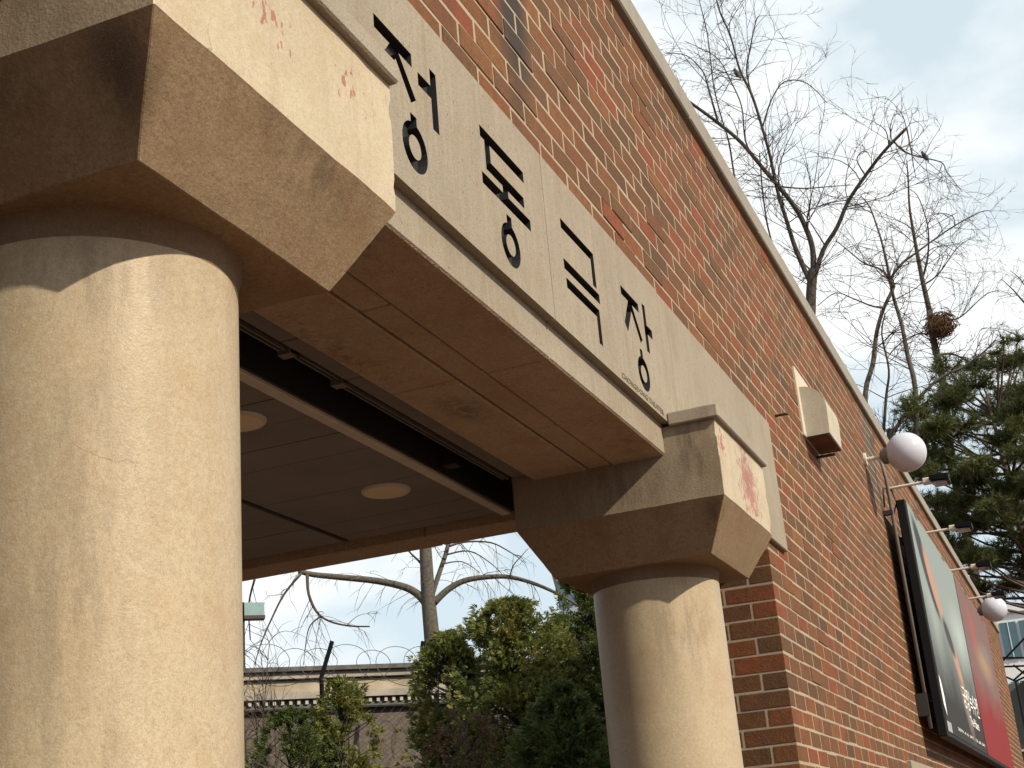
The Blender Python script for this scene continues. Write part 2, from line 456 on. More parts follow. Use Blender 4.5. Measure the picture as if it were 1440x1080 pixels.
bricks = []                  # (centre, size)
nrow = int((ZT - ZB) / C) + 1
rowk = range(-int((J0 - ZB) / C), 26)
SL, HL, JT, JX = .189, .089, .0075, .011
def run(xa, xb, zc, first, y0=D, dep=.03):
    x = xa; L = first
    while x < xb - .02:
        L = min(L, xb - x)
        bricks.append(((x + L / 2, y0 + dep / 2, zc), (L, dep, C - JT)))
        x += L + JX; L = SL
for k in rowk:
    zc = J0 + k * C + C / 2 - 0.0
    A = (k % 2 == 0)
    if zc - .03 < LT:        # beside the gate
        y = D
        if A:
            bricks.append(((XR + .045, D + .095, zc), (.092, .19, C - JT)))
            run(XR + .092 + .009, XEND, zc, SL)
            ys = [(D + .20, .09), (D + .30, .148)]
        else:
            bricks.append(((XR + .095, D + .045, zc), (.192, .09, C - JT)))
            run(XR + .192 + .009, XEND, zc, SL)
            ys = [(D + .10, .19), (D + .30, .148)]
        for ya, ln in ys:
            bricks.append(((XR + .015, ya + ln / 2, zc), (.03, ln, C - JT)))
        run(XBEG, XL, zc, SL if A else HL)
    elif zc - .03 > LT:
        xs = XR - 40 * .2
        run(XBEG + (0 if A else 0), XEND, zc, SL if A else HL)
for k in range(-int((J0 - ZB) / C), 8):     # added unseen wing beside the passage, keeps sky light out of it
    y = D + WT + (.005 if k % 2 else .105)
    while y < 6.9:
        bricks.append(((XL - .014, y + .096, J0 + k * C + C / 2), (.028, .192, C - JT))); y += .2
# rank by the size they show at in the picture
def project(p):
    v = Vector(p); c = (rr.dot(v), dd.dot(v), ff.dot(v))
    return (720 + FPX * c[0] / c[2], 540 + FPX * c[1] / c[2]) if c[2] > .05 else None
def shown(b):
    (cx, cy, cz), (lx, ly, lz) = b
    y0 = cy - ly / 2
    q = [project((cx + sx * lx / 2, y0, cz + sz * lz / 2)) for sx in (-1, 1) for sz in (-1, 1)]
    if any(p is None for p in q): return 0
    cxp = sum(p[0] for p in q) / 4; cyp = sum(p[1] for p in q) / 4
    if not (0 < cxp < 1440 and 0 < cyp < 1080): return 0
    if cx < XR - .01 and cz < LT: return 0
    if cx < 5.53 and cz > 1.15 and cz < LT: return 0
    if 9.2 < cx < 15.6 and cz < 2.1: return 0
    if cx < XR + .06 and y0 > 1.24: return 0
    a = abs((q[3][0] - q[0][0]) * (q[1][1] - q[2][1]) - (q[1][0] - q[2][0]) * (q[3][1] - q[0][1])) / 2
    if cx < XR + .1:
        r_ = [project((cx - lx / 2, cy + sy * ly / 2, cz + sz * lz / 2)) for sy in (-1, 1) for sz in (-1, 1)]
        a += abs((r_[3][0] - r_[0][0]) * (r_[1][1] - r_[2][1]) - (r_[1][0] - r_[2][0]) * (r_[3][1] - r_[0][1])) / 2
    return a
area = [shown(b) for b in bricks]
order = sorted(range(len(bricks)), key=lambda i: -area[i])
top = [i for i in order[:300] if area[i] > 0]
tops = set(top)
bcache = {}
for i in top:
    c, s = bricks[i]
    corner = c[0] < XR + .1 and c[2] < LT
    key = tuple(round(q, 3) for q in s) + (random.randrange(5), corner)
    if key not in bcache:
        me = bpy.data.meshes.new('brick'); bm = brick_mesh(*s)
        for v in bm.verts: v.co.x += 0 if corner else random.uniform(-.0016, .0016); v.co.z += random.uniform(-.0013, .0013)
        bm.to_mesh(me); bm.free(); me.materials.append(M['brick']); bcache[key] = me
    o = bpy.data.objects.new('brick', bcache[key])
    j = random.uniform(-.0005, .0004) - (random.uniform(.001, .003) if random.random() < .10 else 0)
    place(o, (c[0] + (random.uniform(-.0004, .0002) if corner else random.uniform(-.0012, .0012)), c[1] + j, c[2] + H + random.uniform(-.0016, .0016)), wall)
    o.scale = (1, 1, random.uniform(.96, 1.03))
    o.rotation_euler = (random.uniform(-.006, .006), random.uniform(-.013, .013) * (.25 if corner else 1), random.uniform(-.0022, .0022))
rest = MB()
tmpl = {}
for i, (c, s) in enumerate(bricks):
    if i in tops: continue
    key = tuple(round(q, 3) for q in s)
    if key not in tmpl:
        bm = brick_mesh(*s, ch=.002); bm.verts.index_update()
        tmpl[key] = ([v.co.copy() for v in bm.verts], [tuple(v.index for v in f.verts) for f in bm.faces if f.normal.y < .9]); bm.free()
    V, F = tmpl[key]; n = len(rest.v); j = random.uniform(-.0004, .0004); t = random.uniform(-.002, .002)
    if random.random() < .08: j -= random.uniform(.001, .003)
    fx = -1 if (c[0] < XL + .05 and c[1] > D + WT - .05) else 1
    kz = random.uniform(.965, 1.03); tz = random.uniform(-.012, .012); dz = random.uniform(-.0015, .0015)
    jx = .0012 if s[0] > .05 else 0
    if jx == 0: t = 0
    for v in V: rest.v.append((c[0] + v.x * fx + random.uniform(-jx, jx), c[1] + v.y + j + v.x * t, c[2] + v.z * kz + v.x * tz + dz + random.uniform(-.0009, .0009)))
    for f in F: rest.f.append(tuple(n + q for q in f)); rest.m.append(0)
tag(rest.build('brickwork', M['brick'], wall, origin=(10, D, ZB), fix=False), kind='stuff')
# coping stones
x = XBEG
while x < XEND:
    L = min(1.2, XEND + .03 - x)
    mb = MB(); mb.bevelbox(x + .003, x + L - .003, D - .026, D + WT + .026, ZT + .001, ZT + .107 + random.uniform(-.002, .002), .006)
    mb.build('coping_stone', M['coping'], wall, origin=(x + L / 2, 1.25, ZT))
    x += L
# low sill stone set in the wall
mb = MB(); mb.bevelbox(8.28, 12.6, D - .03, D + .1, .30, .485, .006)
mb.build('sill_stone', M['granite'], wall, origin=(10, D, .3))

# ---------------------------------------------------------------- stone lintel with carved letters
FY = 1.006                   # lettered face
LB = 1.18                    # underside
FZ0, FZ1 = 1.278, LT
lintel = thing('stone_lintel', (2.82, 1.23, LB), 'granite lintel across the gate with four large carved black letters', 'lintel')
# end blocks
for xa, xb in ((3.93, 4.232), (4.236, 5.53), (.12, 1.70)):
    mb = MB(); mb.bevelbox(xa, xb, FY + .001, 1.46, LB, LT, .004)
    mb.build('end_block', M['granite'], lintel, origin=((xa + xb) / 2, 1.2, LB))
# band under the lettering and the body behind it
for xa, xb in ((1.704, 2.918), (2.922, 3.926)):
    mb = MB(); mb.bevelbox(xa, xb, 1.030, 1.10, LB + .002, FZ0 + .03, .003)
    mb.build('lower_band', M['granite'], lintel, origin=((xa + xb) / 2, 1.06, LB))
mb = MB(); mb.box(1.702, 3.928, 1.098, 1.458, LB + .030, LT - .002)
mb.build('lintel_body', M['granite'], lintel)
# soffit slabs: three strips with open joints
def slab(x0, x1, y0, y1, z):
    mb = MB(); mb.bevelbox(x0 + .002, x1 - .002, y0, y1, z, z + .05, .003)
    mb.build('soffit_slab', M['soffit'], lintel, origin=((x0 + x1) / 2, (y0 + y1) / 2, z))
for a, b in ((1.70, 2.92), (2.92, 3.93)):
    slab(a, b, 1.032, 1.198, LB); slab(a, b, 1.282, 1.46, LB)
for a, b in ((1.70, 2.425), (2.425, 3.414), (3.414, 3.93)):
    slab(a, b, 1.204, 1.276, LB + .003)

# letters, as polygons on the face (x, z)
def bar(x0, z0, x1, z1, w):
    d = Vector((x1 - x0, z1 - z0)); d.normalize(); n = Vector((-d.y, d.x)) * (w / 2)
    return [(x0 + n.x, z0 + n.y), (x0 - n.x, z0 - n.y), (x1 - n.x, z1 - n.y), (x1 + n.x, z1 + n.y)]
def rect(x0, x1, z0, z1): return [(x0, z1), (x0, z0), (x1, z0), (x1, z1)]
def ring(cx, cz, ro_x, ro_z, ri_x, ri_z, n=28):
    o = [(cx + ro_x * math.cos(2 * math.pi * k / n), cz + ro_z * math.sin(2 * math.pi * k / n)) for k in range(n)]
    i = [(cx + ri_x * math.cos(2 * math.pi * k / n), cz + ri_z * math.sin(2 * math.pi * k / n)) for k in range(n)]
    return o, i
LET = {
 'jeong': dict(solid=[rect(2.022, 2.184, 1.572, 1.604), [(2.088, 1.575), (2.022, 1.492), (2.046, 1.474), (2.118, 1.560), (2.118, 1.575)],
                      [(2.088, 1.575), (2.170, 1.482), (2.194, 1.500), (2.122, 1.575)],
                      rect(2.270, 2.300, 1.473, 1.619), rect(2.210, 2.275, 1.546, 1.577), rect(2.162, 2.190, 1.42, 1.457)],
               ring=(2.176, 1.383, .056, .055, .027, .026)),
 'dong': dict(solid=[rect(2.526, 2.786, 1.588, 1.618), rect(2.549, 2.579, 1.515, 1.59), rect(2.549, 2.774, 1.514, 1.543),
                     rect(2.640, 2.673, 1.47, 1.516), rect(2.520, 2.806, 1.466, 1.496), rect(2.649, 2.678, 1.40, 1.446)],
              ring=(2.662, 1.370, .056, .054, .027, .026)),
 'geuk': dict(solid=[rect(3.034, 3.288, 1.576, 1.604), rect(3.259, 3.288, 1.499, 1.58), rect(3.029, 3.304, 1.459, 1.488),
                     rect(3.036, 3.289, 1.408, 1.436), rect(3.261, 3.289, 1.331, 1.411)], ring=None),
 'jang': dict(solid=[rect(3.521, 3.688, 1.573, 1.601), [(3.584, 1.576), (3.524, 1.486), (3.548, 1.463), (3.612, 1.556), (3.618, 1.576)],
                     [(3.584, 1.576), (3.670, 1.469), (3.692, 1.486), (3.618, 1.576)],
                     rect(3.730, 3.759, 1.464, 1.621), rect(3.755, 3.810, 1.527, 1.557), rect(3.649, 3.673, 1.40, 1.447)],
              ring=(3.664, 1.370, .056, .053, .028, .026)),
}
def pip(p, poly):
    x, y = p; ins = False; j = len(poly) - 1
    for i in range(len(poly)):
        (xi, yi), (xj, yj) = poly[i], poly[j]
        if (yi > y) != (yj > y) and x < (xj - xi) * (y - yi) / (yj - yi) + xi: ins = not ins
        j = i
    return ins
def carved_slab(x0, x1, keys, depth=.022):
    verts, edges = [], []
    def addp(poly):
        n = len(verts); verts.extend(Vector(p) for p in poly)
        edges.extend((n + i, n + (i + 1) % len(poly)) for i in range(len(poly)))
    addp([(x0, FZ0), (x1, FZ0), (x1, FZ1), (x0, FZ1)])
    solids, rings = [], []
    for k in keys:
        for p in LET[k]['solid']: addp(p); solids.append(p)
        if LET[k]['ring']:
            o, i = ring(*LET[k]['ring']); addp(o); addp(i); rings.append((o, i))
    vo, eo, fo, _, _, _ = delaunay_2d_cdt(verts, edges, [], 1, 1e-6)
    def cut(c):
        if any(pip(c, i) for o, i in rings): return False
        return any(pip(c, o) for o, i in rings) or any(pip(c, p) for p in solids)
    stone, sink = MB(), []
    cnt = {}
    for f in fo:
        c = sum((vo[i] for i in f), Vector((0, 0))) / len(f)
        tri = [vo[i] for i in f]
        if cut(c):
            sink.append(f)
            for a in range(len(f)):
                ed = (f[a], f[(a + 1) % len(f)]); cnt[ed] = cnt.get(ed, 0) + 1
        else:
            stone.face([(p.x, FY, p.y) for p in tri])
    slabs = stone
    # slab sides: bottom, ends, top
    yb = FY + .0235
    slabs.face([(x0, FY, FZ0), (x0, yb, FZ0), (x1, yb, FZ0), (x1, FY, FZ0)])
    slabs.face([(x0, FY, FZ1), (x1, FY, FZ1), (x1, 1.1, FZ1), (x0, 1.1, FZ1)])
    slabs.face([(x0, FY, FZ0), (x0, FY, FZ1), (x0, 1.1, FZ1), (x0, 1.1, FZ0)])
    slabs.face([(x1, FY, FZ0), (x1, 1.1, FZ0), (x1, 1.1, FZ1), (x1, FY, FZ1)])
    # an undercut strip closes the slab above the lower band
    slabs.face([(x0, yb, FZ0), (x0, yb, FZ0 + .03), (x1, yb, FZ0 + .03), (x1, yb, FZ0)])
    o = slabs.build('frieze_slab', M['granite'], lintel, origin=((x0 + x1) / 2, FY, FZ0), fix=True)
    # recess: side walls and floor of each letter
    for k in keys:
        polys = LET[k]['solid']; rg = ring(*LET[k]['ring']) if LET[k]['ring'] else None
        m = MB()
        for f in sink:
            c = sum((vo[i] for i in f), Vector((0, 0))) / len(f)
            mine = any(pip(c, p) for p in polys) or (rg and pip(c, rg[0]) and not pip(c, rg[1]))
            if not mine: continue
            m.face([(vo[i].x, FY + depth, vo[i].y) for i in f])
            for a in range(len(f)):
                i0, i1 = f[a], f[(a + 1) % len(f)]
                if (i1, i0) not in cnt:
                    p, q = vo[i0], vo[i1]
                    m.face([(p.x, FY + .0004, p.y), (q.x, FY + .0004, q.y), (q.x, FY + depth, q.y), (p.x, FY + depth, p.y)])
        xs = [v[0] for v in m.v]
        m.build('carved_letter', M['letter'], o, origin=((min(xs) + max(xs)) / 2, FY + depth, 1.45), fix=False)
    return o
carved_slab(1.702, 2.919, ('jeong', 'dong'))
fr2 = carved_slab(2.922, 3.928, ('geuk', 'jang'))

def text_mesh(name, body, size, origin, mat, parent, rot=(math.pi / 2, 0, 0), sx=1.0, ext=.0006):
    cu = bpy.data.curves.new(name, 'FONT'); cu.body = body; cu.size = size; cu.extrude = ext; cu.resolution_u = 2
    t = bpy.data.objects.new(name, cu); col.objects.link(t)
    bpy.context.view_layer.update()
    me = bpy.data.meshes.new_from_object(t.evaluated_get(bpy.context.evaluated_depsgraph_get()))
    bpy.data.objects.remove(t, do_unlink=True)
    me.name = name; me.materials.clear(); me.materials.append(mat)
    w = max((v.co.x for v in me.vertices), default=1) or 1
    o = bpy.data.objects.new(name, me)
    place(o, (origin[0], origin[1], origin[2] + H), parent)
    o.rotation_euler = rot
    tag(o, kind='stuff')
    return o, w
small, w_ = text_mesh('small_lettering', 'CHONGDONG THEATER', .024, (3.43, FY - .0007, 1.288), simple('faded_small_print', (.15, .125, .095), .8, .1), fr2)
small.scale = (.40 / w_, 1, 1)

# ---------------------------------------------------------------- columns
def column(cx, label):
    x0, x1 = cx - .3175, cx + .3175
    y0, y1 = .865, 1.53
    cy = (y0 + y1) / 2
    root = thing('stone_column', (cx, cy, ZB), label, 'column', 'columns of the gate')
    zl, zb, ins = .878, 1.028, .083
    # capital: painted block over a darker, browner chamfered corbel
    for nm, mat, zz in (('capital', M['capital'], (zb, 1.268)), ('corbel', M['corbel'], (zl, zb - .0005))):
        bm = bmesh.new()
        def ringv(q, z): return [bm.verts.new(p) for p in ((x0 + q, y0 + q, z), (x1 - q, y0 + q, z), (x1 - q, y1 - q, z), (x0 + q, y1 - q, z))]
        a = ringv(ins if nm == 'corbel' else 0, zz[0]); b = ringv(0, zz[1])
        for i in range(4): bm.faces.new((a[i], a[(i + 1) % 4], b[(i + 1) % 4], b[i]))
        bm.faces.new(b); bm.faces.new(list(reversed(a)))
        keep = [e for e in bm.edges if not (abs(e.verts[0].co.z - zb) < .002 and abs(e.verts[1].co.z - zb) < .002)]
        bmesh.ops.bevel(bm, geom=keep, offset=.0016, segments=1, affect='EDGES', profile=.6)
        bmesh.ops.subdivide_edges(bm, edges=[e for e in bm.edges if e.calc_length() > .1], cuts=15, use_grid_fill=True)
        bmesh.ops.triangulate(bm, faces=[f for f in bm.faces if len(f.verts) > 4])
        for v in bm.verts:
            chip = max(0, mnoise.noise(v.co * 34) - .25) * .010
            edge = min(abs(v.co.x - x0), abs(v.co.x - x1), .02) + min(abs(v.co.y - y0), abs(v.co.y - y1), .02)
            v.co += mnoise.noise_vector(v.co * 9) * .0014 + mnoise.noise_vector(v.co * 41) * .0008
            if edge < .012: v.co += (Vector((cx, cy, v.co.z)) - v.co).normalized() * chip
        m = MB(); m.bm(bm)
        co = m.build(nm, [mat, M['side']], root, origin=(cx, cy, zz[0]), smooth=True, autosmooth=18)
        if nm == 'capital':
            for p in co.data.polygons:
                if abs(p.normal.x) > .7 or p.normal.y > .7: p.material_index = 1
    # cove between the square underside and the round shaft
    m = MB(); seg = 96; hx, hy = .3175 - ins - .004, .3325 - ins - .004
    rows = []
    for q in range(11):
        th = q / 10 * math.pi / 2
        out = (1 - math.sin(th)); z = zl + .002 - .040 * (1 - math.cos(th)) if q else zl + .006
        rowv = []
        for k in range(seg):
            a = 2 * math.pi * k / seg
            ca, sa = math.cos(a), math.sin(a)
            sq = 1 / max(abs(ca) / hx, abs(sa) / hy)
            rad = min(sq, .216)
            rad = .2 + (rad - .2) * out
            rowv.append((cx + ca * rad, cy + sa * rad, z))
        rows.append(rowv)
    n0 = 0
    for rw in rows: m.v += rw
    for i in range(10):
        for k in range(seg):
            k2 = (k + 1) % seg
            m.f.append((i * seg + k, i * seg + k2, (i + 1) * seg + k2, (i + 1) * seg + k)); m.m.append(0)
    m.build('neck', M['neck_shade_grime'], root, origin=(cx, cy, zl - .04), smooth=True)
    m = MB()
    prof = [(.2 + (.0 if z < .7 else 0), z) for z in [ZB + i * (.8405 - ZB) / 24 for i in range(25)]]
    m.lathe((cx, cy, 0), prof, 96)
    m.build('shaft', M['shaft'], root, origin=(cx, cy, ZB), smooth=True, autosmooth=50)
    m = MB(); m.bevelbox(x0 - .016, x1 + .004, y0 - .016, FY - .001, 1.264, 1.306, .004)
    m.build('ledge', M['ledge'], root, origin=(cx, .93, 1.264))
    return root
column(1.4685, 'near cream round column with a large angular capital, at the left of the gate')
column(4.1925, 'far cream round column, its angular capital flaking red paint, beside the brick pier')

# ---------------------------------------------------------------- canopy behind the lintel
CZ = 1.22
can = thing('canopy', (2.8, 3.2, CZ), 'shaded canopy with brown grey ceiling boards over the passage behind the lintel', 'canopy')
m = MB(); m.box(1.15, 4.47, 1.475, 4.6, 1.46, 1.62); m.build('roof_slab', M['soffit'], can)
m = MB(); m.box(1.14, 1.30, 1.54, 4.6, 1.185, 1.455); m.build('edge_beam', M['soffit'], can, origin=(1.22, 3, 1.185))
for ya, yb in ((1.535, 2.06), (2.064, 4.6)):
    m = MB(); m.bevelbox(4.33, 4.49, ya, yb, 1.188, 1.458, .004); m.build('edge_beam', M['soffit'], can, origin=(4.41, (ya + yb) / 2, 1.188))
xb_ = 4.23
xs = [4.318] + [4.23 - .17 * i for i in range(18)]
for i in range(len(xs) - 1):
    gap = .0045 if i in (0, 1, 2, 6, 7, 8, 9) else .0018
    for ya, yb in ((1.762, 2.352), (2.372, 4.58)):
        m = MB(); m.box(xs[i + 1] + gap / 2, xs[i] - gap / 2, ya, yb, CZ + random.uniform(0, .0012), CZ + .012)
        m.build('ceiling_board', M['plank'], can, origin=((xs[i] + xs[i + 1]) / 2, (ya + yb) / 2, CZ))
m = MB(); m.box(1.31, 4.322, 1.76, 4.59, CZ + .014, CZ + .024); m.build('ceiling_backing', M['dark_steel'], can)
m = MB(); m.box(1.31, 4.30, 2.354, 2.370, CZ - .003, CZ + .013); m.build('joint_strip', M['dark_steel'], can, origin=(2.8, 2.362, CZ))
m = MB(); m.bevelbox(1.31, 4.325, 1.722, 1.758, CZ - .008, CZ + .03, .003); m.build('trim', M['trim'], can, origin=(2.8, 1.74, CZ))
m = MB(); m.box(1.31, 4.325, 1.712, 1.7205, CZ + .002, 1.458); m.build('slot_lining', M['dark_steel'], can, origin=(2.8, 1.716, CZ))
for lx in (3.805, 2.955):
    t = thing('downlight', (lx, 1.94, CZ), 'round recessed ceiling light with an unlit cream lens, ' + ('wholly in view under the canopy' if lx > 3.5 else 'partly hidden by the near column'), 'ceiling light', 'round lights in the canopy ceiling')
    m = MB(); m.lathe((lx, 1.94, CZ), [(.066, -.008), (.076, -.008), (.080, -.002), (.080, .01)], 40); m.build('rim', M['trim'], t, smooth=True, autosmooth=40)
    m = MB(); m.lathe((lx, 1.94, CZ), [(.01, -.0115), (.05, -.0105), (.069, -.0085), (.069, .004)], 40); m.build('lens', M['lens'], t, smooth=True, autosmooth=40)
sh = thing('shutter_housing', (2.9, 1.55, 1.19), 'dark slot of the roller shutter with thin metal rails behind the lintel', 'shutter')
for a, b in ((1.79, 2.50), (2.505, 2.80), (2.805, 3.86)):
    m = MB(); m.bevelbox(a, b, 1.466, 1.525, 1.196, 1.24, .003); m.build('cover_plate', M['housing'], sh, origin=((a + b) / 2, 1.5, 1.196))
for y, z in ((1.540, 1.196), (1.556, 1.198)):
    m = MB(); m.box(1.79, 2.55, y, y + .0035, z, z + .012); m.box(2.62, 2.80, y, y + .0035, z + .006, z + .018); m.box(2.83, 3.87, y, y + .0035, z, z + .012)
    m.build('guide_rail', M['rail_metal'], sh, origin=(2.8, y, z))
for x_ in (2.56, 2.805):
    m = MB(); m.box(x_, x_ + .030, 1.535, 1.568, 1.192, 1.197); m.box(x_, x_ + .006, 1.535, 1.568, 1.197, 1.24); m.build('rail_bracket', M['housing'], sh, origin=(x_, 1.55, 1.19))
m = MB(); m.lathe((0, 1.64, 1.36), [(.055, 1.35), (.055, 4.3)], 20, 'x'); m.build('roller', M['dark_steel'], sh, smooth=True, autosmooth=40)
m = MB(); m.box(3.72, 3.77, 1.655, 1.70, 1.235, 1.25); m.build('sensor', M['dark_steel'], sh)

# ---------------------------------------------------------------- vent hood on the wall
hood = thing('vent_hood', (6.67, D, 1.94), 'pale stone hood with a rounded top on the brick wall beyond the gate', 'vent hood')
m = MB(); m.bevelbox(6.478, 6.872, D - .012, D + .02, 1.937, 2.298, .003); m.build('back_plate', M['hood_plate'], hood, origin=(6.67, D, 1.94))
prof = [(D - .011, 1.940), (.902, 1.940), (.897, 2.075)]
for k in range(1, 9):
    a = k / 8 * math.pi / 2
    prof.append((.897 + (D - .013 - .897) * (1 - math.cos(a)), 2.075 + .125 * math.sin(a)))
m = MB(); xa, xb = 6.525, 6.865
m.face([(xa, y, z) for y, z in prof]); m.face([(xb, y, z) for y, z in reversed(prof)])
for i in range(1, len(prof) - 1):
    (y0, z0), (y1, z1) = prof[i], prof[i + 1]
    m.face([(xa, y0, z0), (xa, y1, z1), (xb, y1, z1), (xb, y0, z0)])
m.build('hood_shell', M['hood'], hood, origin=(6.69, .95, 1.94))
m = MB(); m.box(6.53, 6.86, .905, D - .014, 1.932, 1.9385); m.build('bottom_plate', simple('rust_brown_plate', (.095, .045, .03), .8, .2, var=.3), hood, origin=(6.69, .95, 1.93))
m = MB(); m.tube([(6.80, D + .02, 1.905), (6.80, .93, 1.905)], .008, 8); m.build('drain_pipe', M['dark_steel'], hood, origin=(6.8, D, 1.9))
sp = thing('iron_spike', (5.98, D, 1.95), 'short rusty iron pin sticking out of the brick wall below the hood', 'iron pin')
P_ = ray(1090, 585); P_ = P_ * (D / P_.y)
m = MB(); m.tube([(P_.x, D + .02, P_.z), (P_.x, D - .05, P_.z), (P_.x + .004, D - .056, P_.z - .003)], .006, 8); m.build('pin', M['dark_steel'], sp)

# ---------------------------------------------------------------- globe lamps, floodlights
def globe(x, r, label):
    t = thing('globe_lamp', (x, D, 2.384), label, 'wall lamp', 'globe lamps on the brick wall')
    yc = .76
    m = MB(); n = 18
    m.lathe((x, yc, 2.384), [(max(.002, r * math.sin(math.pi * k / n)), -r * math.cos(math.pi * k / n)) for k in range(n + 1)], 40)
    m.build('globe', M['globe'], t, smooth=True)
    m = MB(); m.tube([(x, D - .002, 2.384), (x, D - .016, 2.384)], .045, 20); m.build('wall_rose', M['arm_metal'], t)
    m = MB(); m.tube([(x, D - .01, 2.384), (x, yc + r - .004, 2.384)], .013, 12); m.build('arm', M['arm_metal'], t)
    m = MB(); m.lathe((x, yc + r - .012, 2.384), [(.050, 0), (.054, .01), (.050, .035), (.02, .05)], 20, 'y'); m.build('collar', M['housing'], t, smooth=True, autosmooth=40)
globe(8.77, .127, 'white globe wall lamp above the near end of the posters')
globe(15.75, .136, 'white globe wall lamp beyond the red poster')
for i, x in enumerate((9.74, 11.42, 13.25, 15.0)):
    t = thing('floodlight', (x, D, 2.41), ('first', 'second', 'third', 'fourth')[i] + ' black floodlight from the gate, on a thin arm over the ' + ('teal poster' if i < 2 else 'poster seam' if i == 2 else 'red poster'), 'floodlight', 'floodlights over the posters')
    m = MB(); m.tube([(x, D - .002, 2.41), (x, D - .014, 2.41)], .03, 14); m.build('wall_rose', M['arm_metal'], t)
    m = MB(); m.tube([(x, D - .01, 2.41), (x, .78, 2.412), (x, .74, 2.414)], .010, 10); m.build('arm', M['arm_metal'], t)
    m = MB(); m.bevelbox(x - .035, x + .035, .70, .77, 2.395, 2.435, .006); m.build('bracket', M['arm_metal'], t, origin=(x, .73, 2.41))
    m = MB()
    bm = bmesh.new(); bmesh.ops.create_cube(bm, size=1)
    for v in bm.verts:
        f_ = v.co.y < 0
        v.co = Vector((x + v.co.x * (.19 if f_ else .15), .655 + v.co.y * .13, 2.418 + v.co.z * (.052 if f_ else .038) - (.012 if f_ else 0)))
    bmesh.ops.bevel(bm, geom=bm.edges[:], offset=.008, segments=2, affect='EDGES'); m.bm(bm)
    m.build('lamp_head', M['black_frame'], t, origin=(x, .65, 2.41))
    m = MB(); m.bevelbox(x - .07, x + .07, .61, .70, 2.378, 2.389, .002); m.build('lamp_glass', M['glass_face'], t, origin=(x, .65, 2.38))

# ---------------------------------------------------------------- posters
PY, PZ0, PZ1 = .869, .665, 2.215
def poster_coords(m, x0, x1):
    s = m.sep()
    u = m.ramp(s[0], x0, x1); v = m.ramp(s[2], PZ0 + H, PZ1 + H)
    return u, v
def ell(m, u, v, cu, cv, au, av, rot=0, soft=.35):
    c, s = math.cos(rot), math.sin(rot)
    du = m.math('SUBTRACT', u, cu); dv = m.math('SUBTRACT', v, cv)
    a = m.math('DIVIDE', m.math('ADD', m.math('MULTIPLY', du, c), m.math('MULTIPLY', dv, s)), au)
    b = m.math('DIVIDE', m.math('SUBTRACT', m.math('MULTIPLY', dv, c), m.math('MULTIPLY', du, s)), av)
    q = m.math('SQRT', m.math('ADD', m.math('MULTIPLY', a, a), m.math('MULTIPLY', b, b)))
    return m.ramp(q, 1, 1 - soft)
def teal_print():
    m = NT('teal_poster_print', .6, .08)
    u, v = poster_coords(m, 9.3, 12.3)
    n = m.noise(2.5, 5, .6); w = m.math('MULTIPLY_ADD', m.math('SUBTRACT', n, .5), .25, v)
    c = m.mix(m.ramp(w, .18, .62), (.022, .021, .019), (.19, .225, .222))
    c = m.mix(m.math('MULTIPLY', ell(m, u, v, .80, .58, .30, .22, .2, .9), .55), c, (.36, .42, .42))
    c = m.mix(m.math('MULTIPLY', ell(m, u, v, .18, .50, .14, .22, 0, .9), .5), c, (.28, .31, .31))
    skin = (.33, .19, .14)
    c = m.mix(ell(m, u, v, .60, .26, .10, .26, .3, .6), c, (.17, .13, .12))
    c = m.mix(ell(m, u, v, .20, .76, .085, .26, .55, .25), c, (.035, .035, .04))
    c = m.mix(ell(m, u, v, .30, .72, .075, .20, .6, .3), c, skin)
    c = m.mix(ell(m, u, v, .55, .42, .06, .17, .7, .4), c, skin)
    c = m.mix(ell(m, u, v, .465, .51, .06, .13, .9, .35), c, (.045, .04, .045))
    m.base(c); return m.mat
def red_print():
    m = NT('red_poster_print', .6, .08)
    u, v = poster_coords(m, 12.3, 15.6)
    n = m.noise(1.6, 4, .6)
    w = m.math('MULTIPLY_ADD', m.math('SUBTRACT', n, .5), .3, v)
    c = m.mix(m.ramp(w, .50, .25), (.14, .08, .075), (.165, .012, .011))
    c = m.mix(m.math('MULTIPLY', ell(m, u, v, .55, .62, .35, .14, 0, .8), .8), c, (.26, .18, .11))
    c = m.mix(m.math('MULTIPLY', ell(m, u, v, .70, .72, .22, .08, 0, .6), .8), c, (.13, .13, .12))
    c = m.mix(m.math('MULTIPLY', ell(m, u, v, .32, .78, .14, .2, 0, .8), .7), c, (.27, .06, .05))
    c = m.mix(m.math('MULTIPLY', ell(m, u, v, .75, .48, .2, .06, 0, .7), .7), c, (.12, .10, .09))
    m.base(c); return m.mat
